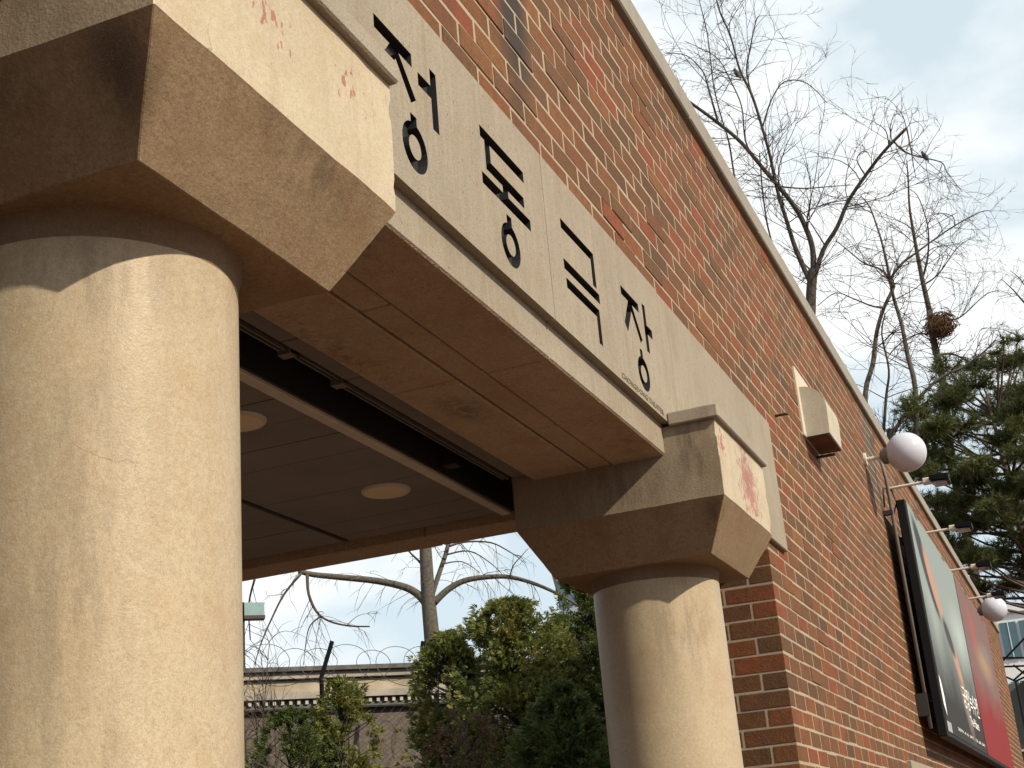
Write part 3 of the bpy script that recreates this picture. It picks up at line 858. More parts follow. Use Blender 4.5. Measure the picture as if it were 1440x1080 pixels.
for x0, x1, mat, lab in ((9.3, 12.296, teal_print(), 'large black framed poster of a dark haired woman on teal grey, nearer the gate'),
                         (12.304, 15.6, red_print(), 'large red and grey poster next beyond the teal poster')):
    t = thing('poster_frame', ((x0 + x1) / 2, .90, PZ0), lab, 'poster', 'posters on the brick wall')
    m = MB(); m.bevelbox(x0, x1, PY + .003, .933, PZ0, PZ1, .006); m.build('frame', M['black_frame'], t)
    m = MB(); m.box(x0 + .05, x1 - .004, PY, PY + .002, PZ0 + .03, PZ1 - .008); pr = m.build('print', mat, t)
    for xx in (x0 + .25, x1 - .25):
        for zz in (PZ0 + .25, PZ1 - .25):
            m = MB(); m.box(xx, xx + .05, .934, D - .001, zz, zz + .05); m.build('bracket', M['dark_steel'], t)
    if x0 < 10:
        white = simple('white_print', (.72, .72, .70), .5, .3, var=.02)
        o, w_ = text_mesh('title_lettering', '궁장녹수전', .30, (10.93, PY - .0012, .985), white, t); o.scale = (1.26 / w_, .62, 1)
        o, w_ = text_mesh('subtitle_lettering', 'The Palace', .12, (11.2, PY - .0012, .86), white, t); o.scale = (.72 / w_, .85, 1)
        o, w_ = text_mesh('small_lettering', '2019. 4. 6. SAT - 12. 28. SAT', .04, (10.05, PY - .0012, .748), white, t); o.scale = (2.15 / w_, .75, 1)
        m = MB(); pts = [(9.375, 1.06), (9.36, .98), (9.375, .87), (9.47, .80), (9.49, .93), (9.45, 1.02)]
        m.face([(x, PY - .001, z) for x, z in pts]); m.build('white_emblem', white, t, fix=False)
        m = MB(); m.face([(9.36, PY - .001, .70), (9.36, PY - .001, .765), (9.62, PY - .001, .765), (9.62, PY - .001, .70)]); m.build('white_badge', simple('grey_print', (.25, .25, .25), .5), t, fix=False)
ra = thing('conduit', (9.28, .975, .75), 'thin metal conduit running up the wall just behind the left edge of the teal poster', 'conduit')
m = MB(); m.tube([(9.29, .966, .72), (9.29, .966, 2.36), (9.27, .975, 2.5)], .012, 8); m.build('pipe', M['housing'], ra, smooth=True)
m = MB(); m.box(9.25, 9.33, .955, D, .80, .94); m.build('junction_box', M['dark_steel'], ra)
m = MB(); m.box(9.27, 9.31, .96, D, 2.12, 2.15); m.build('clip', M['dark_steel'], ra)
m = MB(); m.tube([(9.29, .96, 2.12), (9.33, .93, 2.2), (9.36, .95, 2.3), (9.33, 1.0, 2.32), (9.30, 1.01, 2.18)], .006, 6); m.build('cable_loop', M['dark_steel'], ra, smooth=True)

# ---------------------------------------------------------------- trees
def smooth_path(pts, n=4):
    out = []
    P = [pts[0]] + list(pts) + [pts[-1]]
    for i in range(1, len(P) - 2):
        p0, p1, p2, p3 = (Vector(q) for q in P[i - 1:i + 3])
        for k in range(n):
            t = k / n
            out.append(.5 * ((2 * p1) + (-p0 + p2) * t + (2 * p0 - 5 * p1 + 4 * p2 - p3) * t * t + (-p0 + 3 * p1 - 3 * p2 + p3) * t ** 3))
    out.append(Vector(pts[-1]))
    return out
def twig(mb, p, d, L, r, rng, depth, grav, spread):
    n = 7; pts = [p]; q = p.copy(); dv = d.normalized(); rad = [r]
    bend = Vector((rng.gauss(0, 1), rng.gauss(0, 1), rng.gauss(0, .7))) * .11
    for i in range(n):
        dv = (dv + bend + Vector((rng.gauss(0, .07), rng.gauss(0, .07), rng.gauss(0, .07) + grav))).normalized()
        q = q + dv * (L / n); pts.append(q.copy()); rad.append(r * (1 - .7 * (i + 1) / n))
    mb.tube(pts, rad, 3, False)
    if depth > 0:
        for k in range(rng.randint(2, 4)):
            i = rng.randint(1, n); ax = (pts[i] - pts[i - 1]).normalized()
            s = Vector((rng.gauss(0, 1), rng.gauss(0, 1), rng.gauss(0, 1))); s = (s - ax * s.dot(ax)).normalized()
            twig(mb, pts[i], ax * .8 + s * spread * rng.uniform(.5, 1), L * rng.uniform(.3, .6), max(r * .62, .0024), rng, depth - 1, grav, spread)
def bare_tree(name, label, group, dist, limbs, seed, twigs, tl, grav=.05, spread=.8, root=None, bark='bark', tr=.004, drift=.5, skip=.15, depth=2):
    """limbs: list of (pixel polyline, r0, r1) with radii in metres"""
    rng = random.Random(seed)
    rp_ = at(*root[:2], dist) if root else at(*limbs[0][0][0][:2], dist)
    t = thing(name, (rp_.x, rp_.y, ZB), label, 'tree', group)
    first = True
    tw = MB()
    k_ = 0
    for li, (px, r0, r1) in enumerate(limbs):
        a = rng.uniform(-drift, drift) if li else 0
        pts = [at(x, y, dist + a * i / max(1, len(px) - 1)) for i, (x, y) in enumerate(px)]
        if li == 0:
            b = pts[0].copy(); pts = [Vector((b.x + .05, b.y, ZB)), Vector((b.x + .02, b.y, ZB * .3 + b.z * .7))] + pts
        pts = smooth_path(pts, 4)
        N = len(pts)
        rad = [.86 * (r0 + (r1 - r0) * (i / (N - 1)) ** .85) for i in range(N)]
        if li == 0: rad = [r * (1.35 if i < 2 else 1.15 if i < 5 else 1) for i, r in enumerate(rad)]
        m = MB(); m.tube(pts, rad, 9 if r0 > .04 else 6)
        m.build('trunk' if li == 0 else 'limb', M[bark] if r0 > .03 else M['twig'], t, smooth=True)
        Ls = sum((pts[i + 1] - pts[i]).length for i in range(N - 1))
        cnt = int(twigs * Ls) if li else int(twigs * Ls * .25)
        for k in range(cnt):
            u = rng.uniform(skip if li else .6, 1)
            i = min(N - 2, int(u * (N - 1)))
            ax = (pts[i + 1] - pts[i]).normalized()
            s = Vector((rng.gauss(0, 1), rng.gauss(0, 1), rng.gauss(0, 1))); s = (s - ax * s.dot(ax)).normalized()
            L = tl * rng.uniform(.35, 1.15) * (1.1 - .4 * u)
            twig(tw, pts[i].lerp(pts[i + 1], rng.random()), ax * .55 + s * spread, L, min(rad[i] * .5, tr * rng.uniform(.8, 1.5)), rng, depth, grav, spread)
    tag(tw.build('twigs', M['twig'], t, fix=False), kind='stuff')
    return t
GB = 'bare trees behind the brick wall'
bare_tree('bare_tree', 'bare forking tree whose cut right limb slants up over the coping, a bird on it', GB, 16,
  [([(1141, 560), (1140, 430), (1142, 392), (1143, 380)], .085, .068),
   ([(1143, 392), (1143, 352), (1133, 320), (1117, 290), (1093, 260), (1070, 233), (1042, 200), (1010, 173), (983, 153), (950, 130)], .044, .022),
   ([(1140, 398), (1120, 353), (1107, 313), (1093, 267), (1083, 220), (1070, 173), (1057, 133), (1040, 97), (1027, 50), (1010, 10), (1004, -30)], .038, .010),
   ([(1144, 396), (1157, 353), (1177, 320), (1193, 283), (1217, 247), (1243, 213), (1275, 180)], .036, .020),
   ([(1257, 199), (1270, 212), (1290, 220), (1323, 228), (1332, 242), (1353, 270)], .016, .004),
   ([(1275, 180), (1281, 210), (1285, 235), (1288, 250)], .014, .004),
   ([(1057, 133), (1050, 100), (1055, 67), (1063, 30), (1068, 22)], .016, .006),
   ([(1072, 180), (1085, 140), (1103, 115), (1130, 115), (1150, 130), (1163, 145)], .013, .004),
   ([(1050, 310), (1035, 260), (1025, 200), (1013, 160), (1003, 117), (995, 50), (983, 0)], .017, .007),
   ([(1062, 226), (1048, 197), (1043, 150), (1027, 113), (1010, 83), (985, 68), (963, 58)], .014, .005),
   ([(1010, 173), (995, 120), (988, 100), (965, 78), (936, 75)], .018, .005),
   ([(1093, 262), (1130, 265), (1170, 262), (1200, 260)], .014, .004),
   ([(1217, 247), (1205, 225), (1213, 213), (1222, 215)], .012, .004),
   ([(1250, 207), (1246, 185), (1230, 172), (1212, 165)], .010, .003),
   ([(1098, 385), (1080, 320), (1072, 265), (1070, 240), (1068, 215)], .015, .009),
   ([(1160, 345), (1130, 300), (1110, 290)], .012, .004)], 11, 6.6, 1.2, .03, .75, bark='bark', tr=.0062, drift=.7, depth=2)
bare_tree('bare_tree', 'bare multi stemmed tree behind the wall with a long limb reaching right', GB, 22,
  [([(1262, 700), (1258, 640), (1253, 613), (1254, 604)], .10, .08),
   ([(1217, 640), (1217, 553), (1227, 513), (1233, 467), (1243, 433), (1257, 403), (1254, 390), (1270, 369), (1289, 355), (1312, 338), (1343, 317), (1379, 298), (1395, 297)], .056, .006),
   ([(1290, 640), (1287, 547), (1277, 503), (1268, 457), (1257, 420), (1250, 385), (1242, 348), (1235, 324), (1223, 291), (1210, 275)], .056, .010),
   ([(1253, 613), (1280, 573), (1320, 533), (1353, 517), (1378, 500), (1400, 478)], .040, .014),
   ([(1243, 433), (1225, 430), (1200, 420), (1175, 412), (1150, 430)], .022, .006),
   ([(1257, 403), (1240, 380), (1215, 370), (1190, 350), (1175, 338)], .024, .006),
   ([(1343, 317), (1340, 305), (1325, 300), (1300, 305)], .012, .004),
   ([(1240, 640), (1246, 560), (1250, 520), (1240, 470), (1245, 440)], .035, .012)], 23, 6.2, 1.35, .01, .85, bark='bark_pale', tr=.0075, drift=.8)
nest_tree = bare_tree('bare_tree', 'slender bare tree carrying the round stick nest', GB, 25,
  [([(1337, 640), (1330, 567), (1323, 520), (1313, 480), (1307, 437)], .098, .070),
   ([(1307, 437), (1297, 393), (1289, 352), (1284, 324), (1279, 291), (1277, 250), (1275, 225)], .062, .010),
   ([(1297, 393), (1304, 365), (1306, 335), (1303, 310), (1290, 275), (1272, 262)], .028, .006),
   ([(1310, 460), (1330, 452), (1352, 445), (1385, 415), (1405, 408)], .026, .005),
   ([(1318, 500), (1340, 498), (1365, 512), (1395, 540), (1420, 560)], .030, .008),
   ([(1300, 400), (1320, 385), (1345, 350), (1365, 335)], .020, .005),
   ([(1313, 470), (1290, 470), (1270, 480), (1250, 500)], .020, .005),
   ([(1292, 372), (1310, 350), (1335, 345), (1360, 340)], .014, .004)], 31, 7, 1.4, .01, .85, bark='bark_pale', tr=.0080, drift=.8, skip=.1)
bare_tree('bare_tree', 'bare branches entering from the right edge high over the pine', GB, 24,
  [([(1500, 700), (1490, 560), (1470, 470), (1455, 440)], .12, .05), ([(1455, 440), (1440, 425), (1425, 408), (1408, 392)], .03, .006), ([(1462, 455), (1440, 400), (1420, 380)], .02, .005), ([(1480, 520), (1445, 480), (1415, 465)], .03, .006)], 41, 8, .8, .02, .9, bark='bark_pale', tr=.006)
# bird on the cut limb, another in the left crown
def bird(px, py, dist, s, label):
    p = at(px, py, dist)
    t = thing('bird', (p.x, p.y, p.z), label, 'bird')
    m = MB(); n = 14
    ax = Vector((.25, .3, .9)).normalized()
    pts = [p + ax * (s * u) for u in (-.95, -.6, -.35, -.1, .2, .45, .62, .78, .9, .98)]
    m.tube(pts, [s * q for q in (.06, .09, .20, .27, .27, .20, .15, .16, .12, .03)], 10); m.build('body', M['bird'], t, smooth=True)
    m = MB(); f = Vector((-.8, -.5, .1)).normalized(); h = p + ax * (s * .8) + f * (s * .12)
    m.tube([h, h + f * (s * .22)], [s * .04, s * .008], 6); m.build('beak', M['dark_steel'], t)
    for sg in (-1, 1):
        side = ax.cross(f).normalized() * sg
        m = MB(); m.tube([p + side * (s * .2) + ax * (s * .45), p + side * (s * .26), p + side * (s * .16) - ax * (s * .7)], [s * .06, s * .12, s * .02], 6); m.build('wing', M['bird'], t, smooth=True)
        m = MB(); m.tube([p - ax * (s * .25) + f * (s * .1) + side * (s * .07), p - ax * (s * .5) + f * (s * .14) + side * (s * .07)], s * .02, 5); m.build('leg', M['dark_steel'], t)
bird(1301, 220, 15.9, .105, 'small dark bird perched on a drooping twig at upper right')
bird(1037, 104, 15.7, .115, 'brownish bird perched among the twigs of the left crown')
# magpie nest
np_ = at(1322, 458, 24.8)
nest = thing('bird_nest', (np_.x, np_.y, np_.z - .28), 'round brown stick nest in the fork of the slender bare tree', 'nest')
for nm, cnt, rad in (('nest_cup', 260, .24), ('loose_sticks', 170, .33)):
    m = MB(); rng = random.Random(5 + cnt)
    for k in range(cnt):
        d = Vector((rng.gauss(0, 1), rng.gauss(0, 1), rng.gauss(0, .85))).normalized()
        c = np_ + d * (rad * rng.uniform(.55, 1))
        s = Vector((rng.gauss(0, 1), rng.gauss(0, 1), rng.gauss(0, .5))); s = (s - d * (s.dot(d) * .8)).normalized() * rng.uniform(.10, .24)
        m.tube([c - s * .6, c + d * .02, c + s * .6], [.006, .008, .004], 4, False)
    if nm == 'nest_cup':
        n = 10; m2 = MB(); m2.lathe(np_, [(.02 + .20 * math.sin(math.pi * (.05 + .75 * k / n)), -.20 + .34 * k / n) for k in range(n + 1)], 18)
        m2.build('nest_core', M['nest'], nest, smooth=True)
    tag(m.build(nm, M['nest'], nest, fix=False), kind='stuff')

# pollarded street tree seen under the canopy
bare_tree('pollard_tree', 'bare street tree with arching drooping limbs seen through the gate', None, 17,
  [([(616, 1000), (608, 905), (603, 850), (600, 800), (598, 760), (597, 715)], .150, .080),
   ([(602, 853), (590, 838), (570, 826), (530, 817), (480, 812), (440, 808), (420, 803)], .066, .036),
   ([(432, 808), (434, 835), (445, 860), (462, 873), (490, 880), (520, 881)], .026, .010),
   ([(424, 806), (400, 835), (382, 870), (367, 905), (358, 935)], .020, .006),
   ([(452, 866), (436, 880), (430, 905), (427, 935)], .014, .004),
   ([(610, 848), (630, 829), (655, 816), (690, 811), (720, 812), (755, 822), (790, 838), (820, 856)], .054, .018),
   ([(608, 835), (618, 805), (628, 775), (634, 745)], .040, .030),
   ([(632, 768), (655, 762), (690, 763), (715, 775), (730, 785)], .018, .006),
   ([(628, 780), (660, 775), (690, 792), (708, 810)], .014, .004),
   ([(717, 811), (722, 795), (735, 780), (742, 772)], .012, .003),
   ([(622, 793), (650, 790), (675, 805)], .012, .004),
   ([(598, 800), (588, 788), (575, 775), (566, 760)], .020, .010),
   ([(358, 815), (350, 850), (352, 900)], .02, .008)], 53, 8.5, .66, -.17, .7, bark='bark_pale', tr=.0042, drift=.5, skip=.08, depth=1)

# ---------------------------------------------------------------- shrubs
def spray(mb, p, d, L, rng, wid=.011):
    """flat fan of scale-leaf sprigs"""
    d = d.normalized(); s = d.cross(Vector((rng.gauss(0, 1), rng.gauss(0, 1), rng.gauss(0, 1)))).normalized(); nrm = d.cross(s)
    n = 7
    for k in range(n):
        a = (k / (n - 1) - .5) * 1.9
        q = (d * math.cos(a) + s * math.sin(a) + nrm * rng.gauss(0, .12)).normalized()
        l = L * (1 - .45 * abs(a)) * rng.uniform(.8, 1.1); w = q.cross(nrm).normalized() * (wid * rng.uniform(.8, 1.3))
        b = p + q * (l * .15); m_ = p + q * (l * .6) + nrm * rng.gauss(0, .006); t = p + q * l - Vector((0, 0, l * .12))
        mb.face([b, m_ + w, t, m_ - w])
def shrub(name, label, c, rx, h, seed, n, mat, cat='shrub', z0=None, pointy=.6, L=.10, group='evergreen shrubs behind the gate', stems=3, holes=.35):
    rng = random.Random(seed)
    t = thing(name, (c.x, c.y, ZB), label, cat, group)
    z0 = ZB if z0 is None else z0
    st = MB()
    for k in range(stems):
        a = rng.uniform(0, 6.28); tip = Vector((c.x + math.cos(a) * rx * .35, c.y + math.sin(a) * rx * .35, ZB + h * rng.uniform(.8, .95)))
        b = Vector((c.x + math.cos(a) * .05, c.y + math.sin(a) * .05, ZB))
        st.tube([b, b.lerp(tip, .4) + Vector((rng.gauss(0, .03), rng.gauss(0, .03), 0)), b.lerp(tip, .75) + Vector((rng.gauss(0, .03), rng.gauss(0, .03), 0)), tip], [.022, .016, .010, .004], 5)
    mb = MB(); k = 0; tries = 0
    while k < n and tries < n * 8:
        tries += 1
        u = rng.random() ** .80
        z = ZB + h * (.12 + .88 * u)
        prof = math.sqrt(max(0, 1 - ((u - .4) / .6) ** (3.2 - 1.6 * pointy))) if u > .4 else 1 - (.4 - u) * .35
        prof = max(.10, prof) + rng.gauss(0, .07)
        a = rng.uniform(0, 2 * math.pi); q = math.sqrt(rng.uniform(.12, 1))
        lump = .80 + .55 * mnoise.noise(Vector((math.cos(a) * 1.6 + seed, math.sin(a) * 1.6, z * 2.6))) + .3 * mnoise.noise(Vector((math.cos(a) * 4 + seed, math.sin(a) * 4, z * 8)))
        r = rx * prof * q * lump
        p = Vector((c.x + math.cos(a) * r, c.y + math.sin(a) * r, z))
        if mnoise.noise(p * 4.2 + Vector((seed, 0, 0))) < -holes * .42 + .25 * (1 - q): continue
        d = Vector((math.cos(a) * .8 + rng.gauss(0, .35), math.sin(a) * .8 + rng.gauss(0, .35), .55 + rng.gauss(0, .3)))
        spray(mb, p, d, L * rng.uniform(.7, 1.3), rng, L * .085)
        if k % 14 == 0: st.tube([Vector((c.x, c.y, z - .12)), p], [.006, .002], 3, False)
        k += 1
    st.build('stems', M['bark'], t, fix=False)
    tag(mb.build('foliage', mat, t, fix=False), kind='stuff')
    return t
shrub('arborvitae', 'yellow green upright arborvitae at left, just right of the near column', at(478, 1000, 10.2), .36, 3.06, 3, 6500, M['thuja'], holes=.34, L=.065)
shrub('arborvitae', 'low dark green rounded shrub in the lower left of the gate opening', at(408, 1060, 9.8), .42, 2.80, 4, 6000, M['thuja_dark'], L=.055)
shrub('arborvitae', 'tall light green arborvitae in the middle of the gate opening', at(718, 900, 10.0), .58, 3.50, 5, 12000, M['thuja'], holes=.26, pointy=.3, L=.062)
shrub('arborvitae', 'olive arborvitae filling the gap right of the middle one', at(775, 940, 10.3), .44, 3.28, 15, 7000, M['thuja'], holes=.26, pointy=.3, L=.062)
shrub('arborvitae', 'green arborvitae in front of the street tree trunk', at(634, 960, 10.4), .44, 3.36, 6, 7500, M['thuja'], holes=.28, pointy=.5, L=.062)
shrub('arborvitae', 'dark tall arborvitae against the far column', at(818, 880, 10.6), .42, 3.80, 8, 8500, M['thuja_dark'], L=.065, pointy=.35)
shrub('arborvitae', 'broad shaded arborvitae low between the far column and the middle one', at(790, 1000, 9.0), .50, 2.72, 9, 5000, M['thuja_dark'], L=.08)
shrub('dry_shrub', 'thin shrub with dry reddish leaves low in front of the evergreens', at(655, 1040, 8.6), .44, 2.62, 10, 900, M['red_leaf'], L=.045, stems=18, holes=.1)
rng = random.Random(77)
tb = thing('bare_bush', (*at(352, 960, 10.9).to_2d(), ZB), 'leafless twiggy bush at the edge of the near column', 'shrub')
m = MB(); b = at(345, 960, 10.9)
for k in range(9):
    tip = Vector((b.x + rng.gauss(0, .16), b.y + rng.gauss(0, .16), 1.35 + rng.uniform(-.2, .7)))
    lo = Vector((b.x + rng.gauss(0, .03), b.y + rng.gauss(0, .03), ZB))
    path = smooth_path([lo, lo.lerp(tip, .4) + Vector((rng.gauss(0, .05), rng.gauss(0, .05), 0)), lo.lerp(tip, .75) + Vector((rng.gauss(0, .07), rng.gauss(0, .07), 0)), tip], 4)
    m.tube(path, [.013 - .010 * i / (len(path) - 1) for i in range(len(path))], 4, False)
    for q in path[7:]:
        for _ in range(2):
            twig(m, q, Vector((rng.gauss(0, .6), rng.gauss(0, .6), .8)), rng.uniform(.25, .5), .0035, rng, 1, .0, .8)
tag(m.build('twigs', M['twig'], tb, fix=False), kind='stuff')
tb2 = thing('bare_bush', (*at(672, 1060, 8.3).to_2d(), ZB), 'pale leafless stems rising in front of the reddish shrub', 'shrub')
m = MB(); b = at(672, 1060, 8.3)
for k in range(4):
    tip = Vector((b.x + rng.gauss(0, .12), b.y + rng.gauss(0, .2), .62 + rng.gauss(0, .12)))
    lo = Vector((b.x, b.y, ZB))
    path = smooth_path([lo, lo.lerp(tip, .5) + Vector((rng.gauss(0, .06), rng.gauss(0, .08), 0)), tip], 4)
    m.tube(path, [.009 - .006 * i / (len(path) - 1) for i in range(len(path))], 4, False)
    for q in path[4:]:
        twig(m, q, Vector((rng.gauss(0, .5), rng.gauss(0, .5), 1)), .3, .003, rng, 1, 0, .8)
tag(m.build('stems', M['bark_pale'], tb2, fix=False), kind='stuff')

# pine at the right
def pine(label, base, clumps, seed):
    rng = random.Random(seed)
    t = thing('pine_tree', (base.x, base.y, ZB), label, 'tree')
    tr = MB(); tr.tube([Vector((base.x, base.y, ZB)), Vector((base.x + .1, base.y + .05, 2)), Vector((base.x, base.y, 4.6)), Vector((base.x - .1, base.y + .1, 7.0))], [.14, .11, .07, .015], 9)
    tr.build('trunk', M['twig'], t, smooth=True)
    lb = MB(); nd = MB()
    for (c, r, n) in clumps:
        hub = Vector((base.x, base.y, min(max(c.z - .5, 1.5), 6.6)))
        lb.tube([hub, hub.lerp(c, .5) + Vector((0, 0, -.08)), c], [.028, .018, .008], 5, False)
        for k in range(n):
            d = Vector((rng.gauss(0, 1), rng.gauss(0, 1), rng.gauss(0, .7))).normalized()
            p = c + d * (r * rng.uniform(.25, 1)) * Vector((1, 1, .62)).x
            p.z = c.z + (p.z - c.z) * .62
            if k % 3 == 0: lb.tube([c.lerp(p, .1), p], [.010, .004], 3, False)
            ax = (d + Vector((0, 0, .55))).normalized()
            for q in range(22):
                v = (ax * rng.uniform(.2, 1) + Vector((rng.gauss(0, .55), rng.gauss(0, .55), rng.gauss(0, .55)))).normalized()
                L = rng.uniform(.09, .15); w = v.cross(Vector((rng.gauss(0, 1), rng.gauss(0, 1), rng.gauss(0, 1)))).normalized() * .0060
                s = p + ax * rng.uniform(-.07, .05)
                nd.face([s - w, s + w, s + v * L])
    lb.build('branches', M['twig'], t, fix=False)
    tag(nd.build('needles', M['pine'], t, fix=False), kind='stuff')
pb = at(1440, 760, 23)
cl = []
prng = random.Random(3)
for py in range(520, 822, 25):
    x0_ = 1298 + (30 if py < 560 else 0) + (12 if py > 690 else 0) - (10 if 590 < py < 660 else 0)
    for px in range(x0_, 1490, 24):
        if prng.random() < .08: continue
        if 1370 < px < 1425 and 610 < py < 665 and prng.random() < .6: continue
        cl.append((at(px + prng.uniform(-14, 14), py + prng.uniform(-12, 12), 23 + prng.uniform(-1.6, 1.6)), prng.uniform(.24, .42), int(prng.uniform(50, 80))))
for px, py, r, n in ((1412, 480, .14, 12), (1402, 495, .12, 10), (1432, 478, .14, 12), (1425, 505, .2, 22), (1440, 500, .2, 22), (1300, 700, .2, 20), (1320, 560, .14, 14)):
    cl.append((at(px, py, 23 + prng.uniform(-1, 1)), r, n))
pine('dense dark green pine at the right behind the globe lamp', pb, cl, 4)

# ---------------------------------------------------------------- garden wall, fence and coil behind the shrubs
ctr = at(470, 938, 12)
wd = Vector((math.cos(math.radians(-50)), math.sin(math.radians(-50)), 0)); wn = Vector((math.cos(math.radians(220)), math.sin(math.radians(220)), 0))
def wbox(mb, s0, s1, n0, n1, z0, z1):
    P = []
    for z in (z0, z1):
        for s, n in ((s0, n0), (s1, n0), (s1, n1), (s0, n1)):
            q = ctr + wd * s + wn * n; P.append((q.x, q.y, z))
    n_ = len(mb.v); mb.v += P
    for f in ((0, 3, 2, 1), (4, 5, 6, 7), (0, 1, 5, 4), (1, 2, 6, 5), (2, 3, 7, 6), (3, 0, 4, 7)): mb.f.append(tuple(n_ + i for i in f)); mb.m.append(0)
ztop = ctr.z
gw = thing('garden_wall', (ctr.x, ctr.y, ZB), 'cream and grey garden wall with a dentil cornice behind the shrubs', 'wall')
mm = 1 / 158.
layers = [('cap', 'cap_dark', 0, 6, .10), ('upper_band', 'wall_band', 6.3, 15, .06), ('groove', 'cap_dark', 15, 17, .03), ('cream_band', 'wall_cream', 17, 33, .02), ('lower_band', 'wall_band', 33, 42, .07),
          ('recess', 'cap_dark', 42, 52, .02), ('string_course', 'cap_dark', 52, 56, .06)]
for nm, mt, a, b_, pr in layers:
    m = MB(); wbox(m, -4, 5, -.2, pr, ztop - b_ * mm, ztop - a * mm - .0005); m.build(nm, M[mt], gw, origin=(ctr.x, ctr.y, ztop - b_ * mm))
m = MB(); wbox(m, -4, 5, -.2, 0.0, ZB, ztop - 56 * mm - .0005)
tm = NT('grey_brown_wall_tiles', .85, .2)
br = tm.n.new('ShaderNodeTexBrick'); br.inputs['Scale'].default_value = 9
br.inputs['Color1'].default_value = (.085, .070, .060, 1); br.inputs['Color2'].default_value = (.115, .092, .075, 1); br.inputs['Mortar'].default_value = (.06, .052, .046, 1)
rt = tm.n.new('ShaderNodeMapping'); rt.inputs['Rotation'].default_value = (math.pi / 2, 0, math.radians(50))
tm.l.new(tm.pos, rt.inputs[0]); tm.l.new(rt.outputs[0], br.inputs['Vector']); tm.base(br.outputs['Color'])
m.build('wall_face', tm.mat, gw, origin=(ctr.x, ctr.y, ZB))
for k in range(70):
    m = MB(); s0 = -2.1 + k * .068
    wbox(m, s0, s0 + .026, .021, .05, ztop - 49 * mm, ztop - 43.5 * mm); 
    q = ctr + wd * s0; m.build('dentil', M['dentil'], gw, origin=(q.x, q.y, ztop - 49 * mm))
fe = thing('chain_link_fence', (*at(530, 1000, 11.35).to_2d(), ZB), 'chain link fence with slanted black posts and coiled razor wire behind the shrubs', 'fence')
fo_ = at(530, 1000, 11.35)
def fpt(px, py): 
    r = ray(px, py); n2 = wn
    tt = (fo_.x * n2.x + fo_.y * n2.y) / (r.x * n2.x + r.y * n2.y); return r * tt
for (a, b_) in (((467, 902), (452, 952)), ((595, 902), (590, 948)), ((735, 900), (738, 950)), ((330, 902), (310, 952))):
    p, q = fpt(*a), fpt(*b_)
    m = MB(); m.tube([Vector((q.x, q.y, ZB)), q, p], .019, 8); m.build('post', M['post_black'], fe, origin=(q.x, q.y, ZB))
p0, p1 = fpt(250, 925), fpt(860, 925)
m = MB(); N = 1500; L_ = (p1 - p0).length; dirw = (p1 - p0).normalized(); loops = 17; pts = []
for i in range(N):
    u = i / (N - 1); an = u * loops * 2 * math.pi
    c = p0.lerp(p1, u); r = .19 + .03 * math.sin(an * .37)
    pts.append(Vector((c.x, c.y, c.z - .06)) + dirw * (math.cos(an) * r * 1.05) + Vector((0, 0, math.sin(an) * r * .85)) + wn * (.12 * math.cos(an + 1)))
m.tube(pts, .0030, 3, False); m.build('razor_coil', M['wire'], fe, origin=tuple(p0), fix=False)
m = MB(); zt_ = fpt(530, 992).z; sp = .075
wlen = L_
for sg in (1, -1):
    n_ = int((wlen + 2) / sp)
    for k in range(n_):
        s = k * sp; Hh = zt_ - ZB
        a = p0 + dirw * (s if sg > 0 else s); b_ = a + dirw * (-Hh * .9 * sg)
        m.tube([Vector((a.x, a.y, zt_)), Vector((b_.x, b_.y, ZB))],   .0010, 3, False)
for z in (zt_,): m.tube([Vector((p0.x, p0.y, z)), Vector((p1.x, p1.y, z))], .006, 4, False)
tag(m.build('wire_mesh', M['wire'], fe, origin=(p0.x, p0.y, ZB), fix=False), kind='stuff')
# teal sign on a pole, by the near column
sg = at(357, 861, 14)
ts = thing('sign_box', (sg.x, sg.y, ZB), 'small teal box on a pole just right of the near column', 'sign')
m = MB(); wv = wd
def obox(m, c, a, b_, h0, h1, dv, nv):
    P = []
    for z in (h0, h1):
        for s, n in ((-a, -b_), (a, -b_), (a, b_), (-a, b_)):
            q = c + dv * s + nv * n; P.append((q.x, q.y, z))
    n_ = len(m.v); m.v += P
    for f in ((0, 3, 2, 1), (4, 5, 6, 7), (0, 1, 5, 4), (1, 2, 6, 5), (2, 3, 7, 6), (3, 0, 4, 7)): m.f.append(tuple(n_ + i for i in f)); m.m.append(0)
obox(m, sg, .10, .05, sg.z - .04, sg.z + .09, wd, wn); m.build('panel', M['teal'], ts)
m = MB(); obox(m, sg, .105, .06, sg.z - .075, sg.z - .041, wd, wn); m.build('dark_base', M['dark_steel'], ts)
m = MB(); q = sg - wd * .12; m.tube([Vector((q.x, q.y, ZB)), Vector((q.x, q.y, sg.z + .1))], .03, 8); m.build('pole', M['dark_steel'], ts)

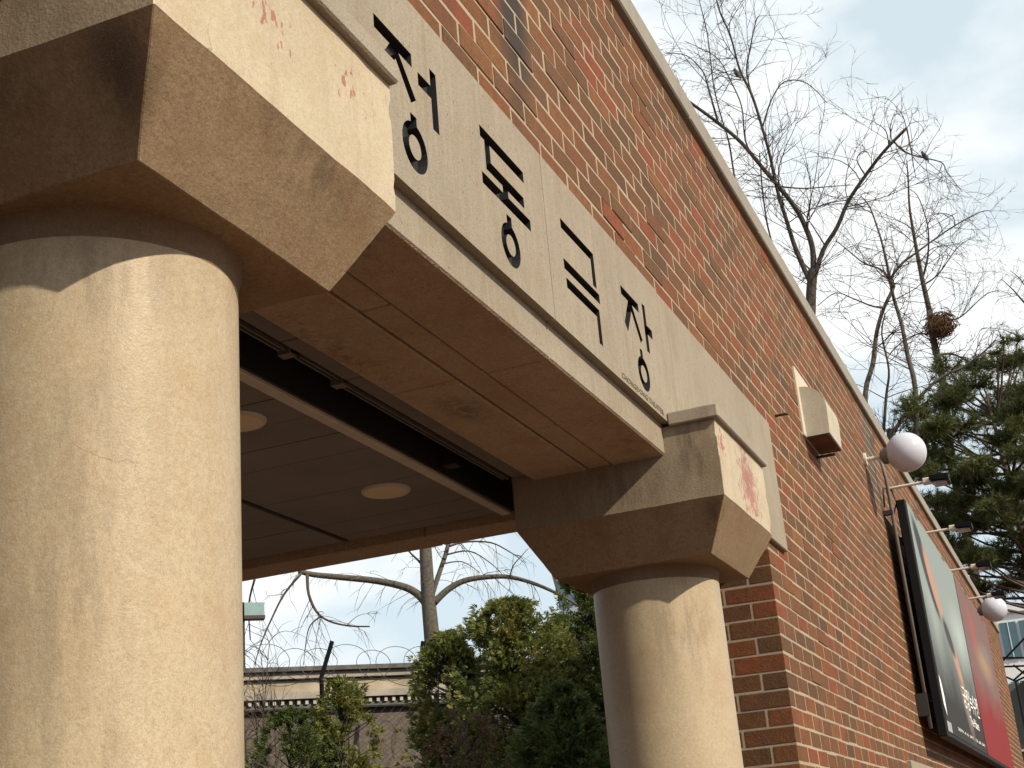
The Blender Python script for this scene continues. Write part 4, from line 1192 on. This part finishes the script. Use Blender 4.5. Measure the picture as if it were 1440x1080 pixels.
# ---------------------------------------------------------------- far buildings
def tower(label, c, dv, nv, width, depth, h, bays, floors, fh, mats, group=None):
    t = thing('office_building', (c.x, c.y, ZB), label, 'building', group)
    m = MB(); obox(m, c, width / 2, depth / 2, ZB, ZB + h, dv, nv); m.build('wall', M[mats[0]], t, origin=(c.x, c.y, ZB))
    bw = width / bays
    for f in range(floors):
        for b in range(bays):
            s = -width / 2 + (b + .5) * bw; z0 = ZB + h - (f + 1) * fh + fh * .22
            q = c + nv * (depth / 2) + dv * s
            m = MB(); obox(m, q, bw * .42, .12, z0, z0 + fh * .62, dv, nv); w = m.build('window', M['window_glass'], t, origin=(q.x, q.y, z0))
            m = MB(); obox(m, q + nv * .1, bw * .02, .06, z0, z0 + fh * .62, dv, nv); m.build('mullion', M[mats[1]], w, origin=(q.x, q.y, z0))
    m = MB(); obox(m, c, width / 2 + .2, depth / 2 + .2, ZB + h, ZB + h + .5, dv, nv); m.build('roof_edge', M[mats[1]], t, origin=(c.x, c.y, ZB + h))
    return t
a = math.radians(18); c1 = at(826, 880, 62)
v1 = Vector((math.cos(a), math.sin(a), 0)); side = Vector((math.sin(a), -math.cos(a), 0))
tower('pale blue office block showing beside the far capital', c1 + v1 * 3, side, -v1, 2.4, 6, c1.z + H + 2.5, 3, 4, 1.9, ('tower', 'tower_white'))
c2 = at(1440, 905, 85)
v2 = Vector((1, .03, 0)).normalized(); s2 = Vector((.03, -1, 0)).normalized()
r_top = at(1420, 858, 85).z
tower('white and teal glass office building far beyond the end of the wall', c2 + v2 * 8 + s2 * 2.0, s2, -v2, 8.6, 14, r_top + H, 8, 5, 3.4, ('tower_white', 'tower_white'))
hp = at(1436, 960, 24)
ho = thing('metal_hoarding', (hp.x, hp.y, ZB), 'dull grey green metal hoarding past the end of the brick wall', 'hoarding')
m = MB(); m.box(24.0, 24.06, -.3, 1.6, ZB, hp.z); m.build('panel', M['hoarding'], ho, origin=(24, .6, ZB))
for y in (.35, .92, 1.25):
    m = MB(); m.box(23.93, 23.995, y, y + .04, ZB, hp.z + .02); m.build('post', M['dark_steel'], ho, origin=(23.95, y, ZB))
m = MB(); m.box(23.95, 23.998, -.3, 1.6, at(1436, 1057, 24).z, at(1436, 1057, 24).z + .03); m.build('rail', M['arm_metal'], ho, origin=(23.95, .6, 0))
la = thing('steel_lattice', (23.4, .9, ZB), 'black steel lattice frame above the grey green hoarding', 'frame')
m = MB(); dX = 23.4
def lp(px, py):
    r = ray(px, py); return r * (dX / r.x)
for a_, b_ in (((1395, 925), (1450, 925)), ((1400, 940), (1445, 893)), ((1400, 938), (1450, 936)), ((1400, 945), (1428, 958)), ((1428, 958), (1450, 948)), ((1425, 935), (1450, 955)), ((1425, 957), (1450, 935))):
    m.tube([lp(*a_), lp(*b_)], .016, 6)
m.tube([lp(1428, 958), Vector((lp(1428, 958).x, lp(1428, 958).y, ZB))], .016, 6)
m.build('truss', M['black_frame'], la, fix=False)
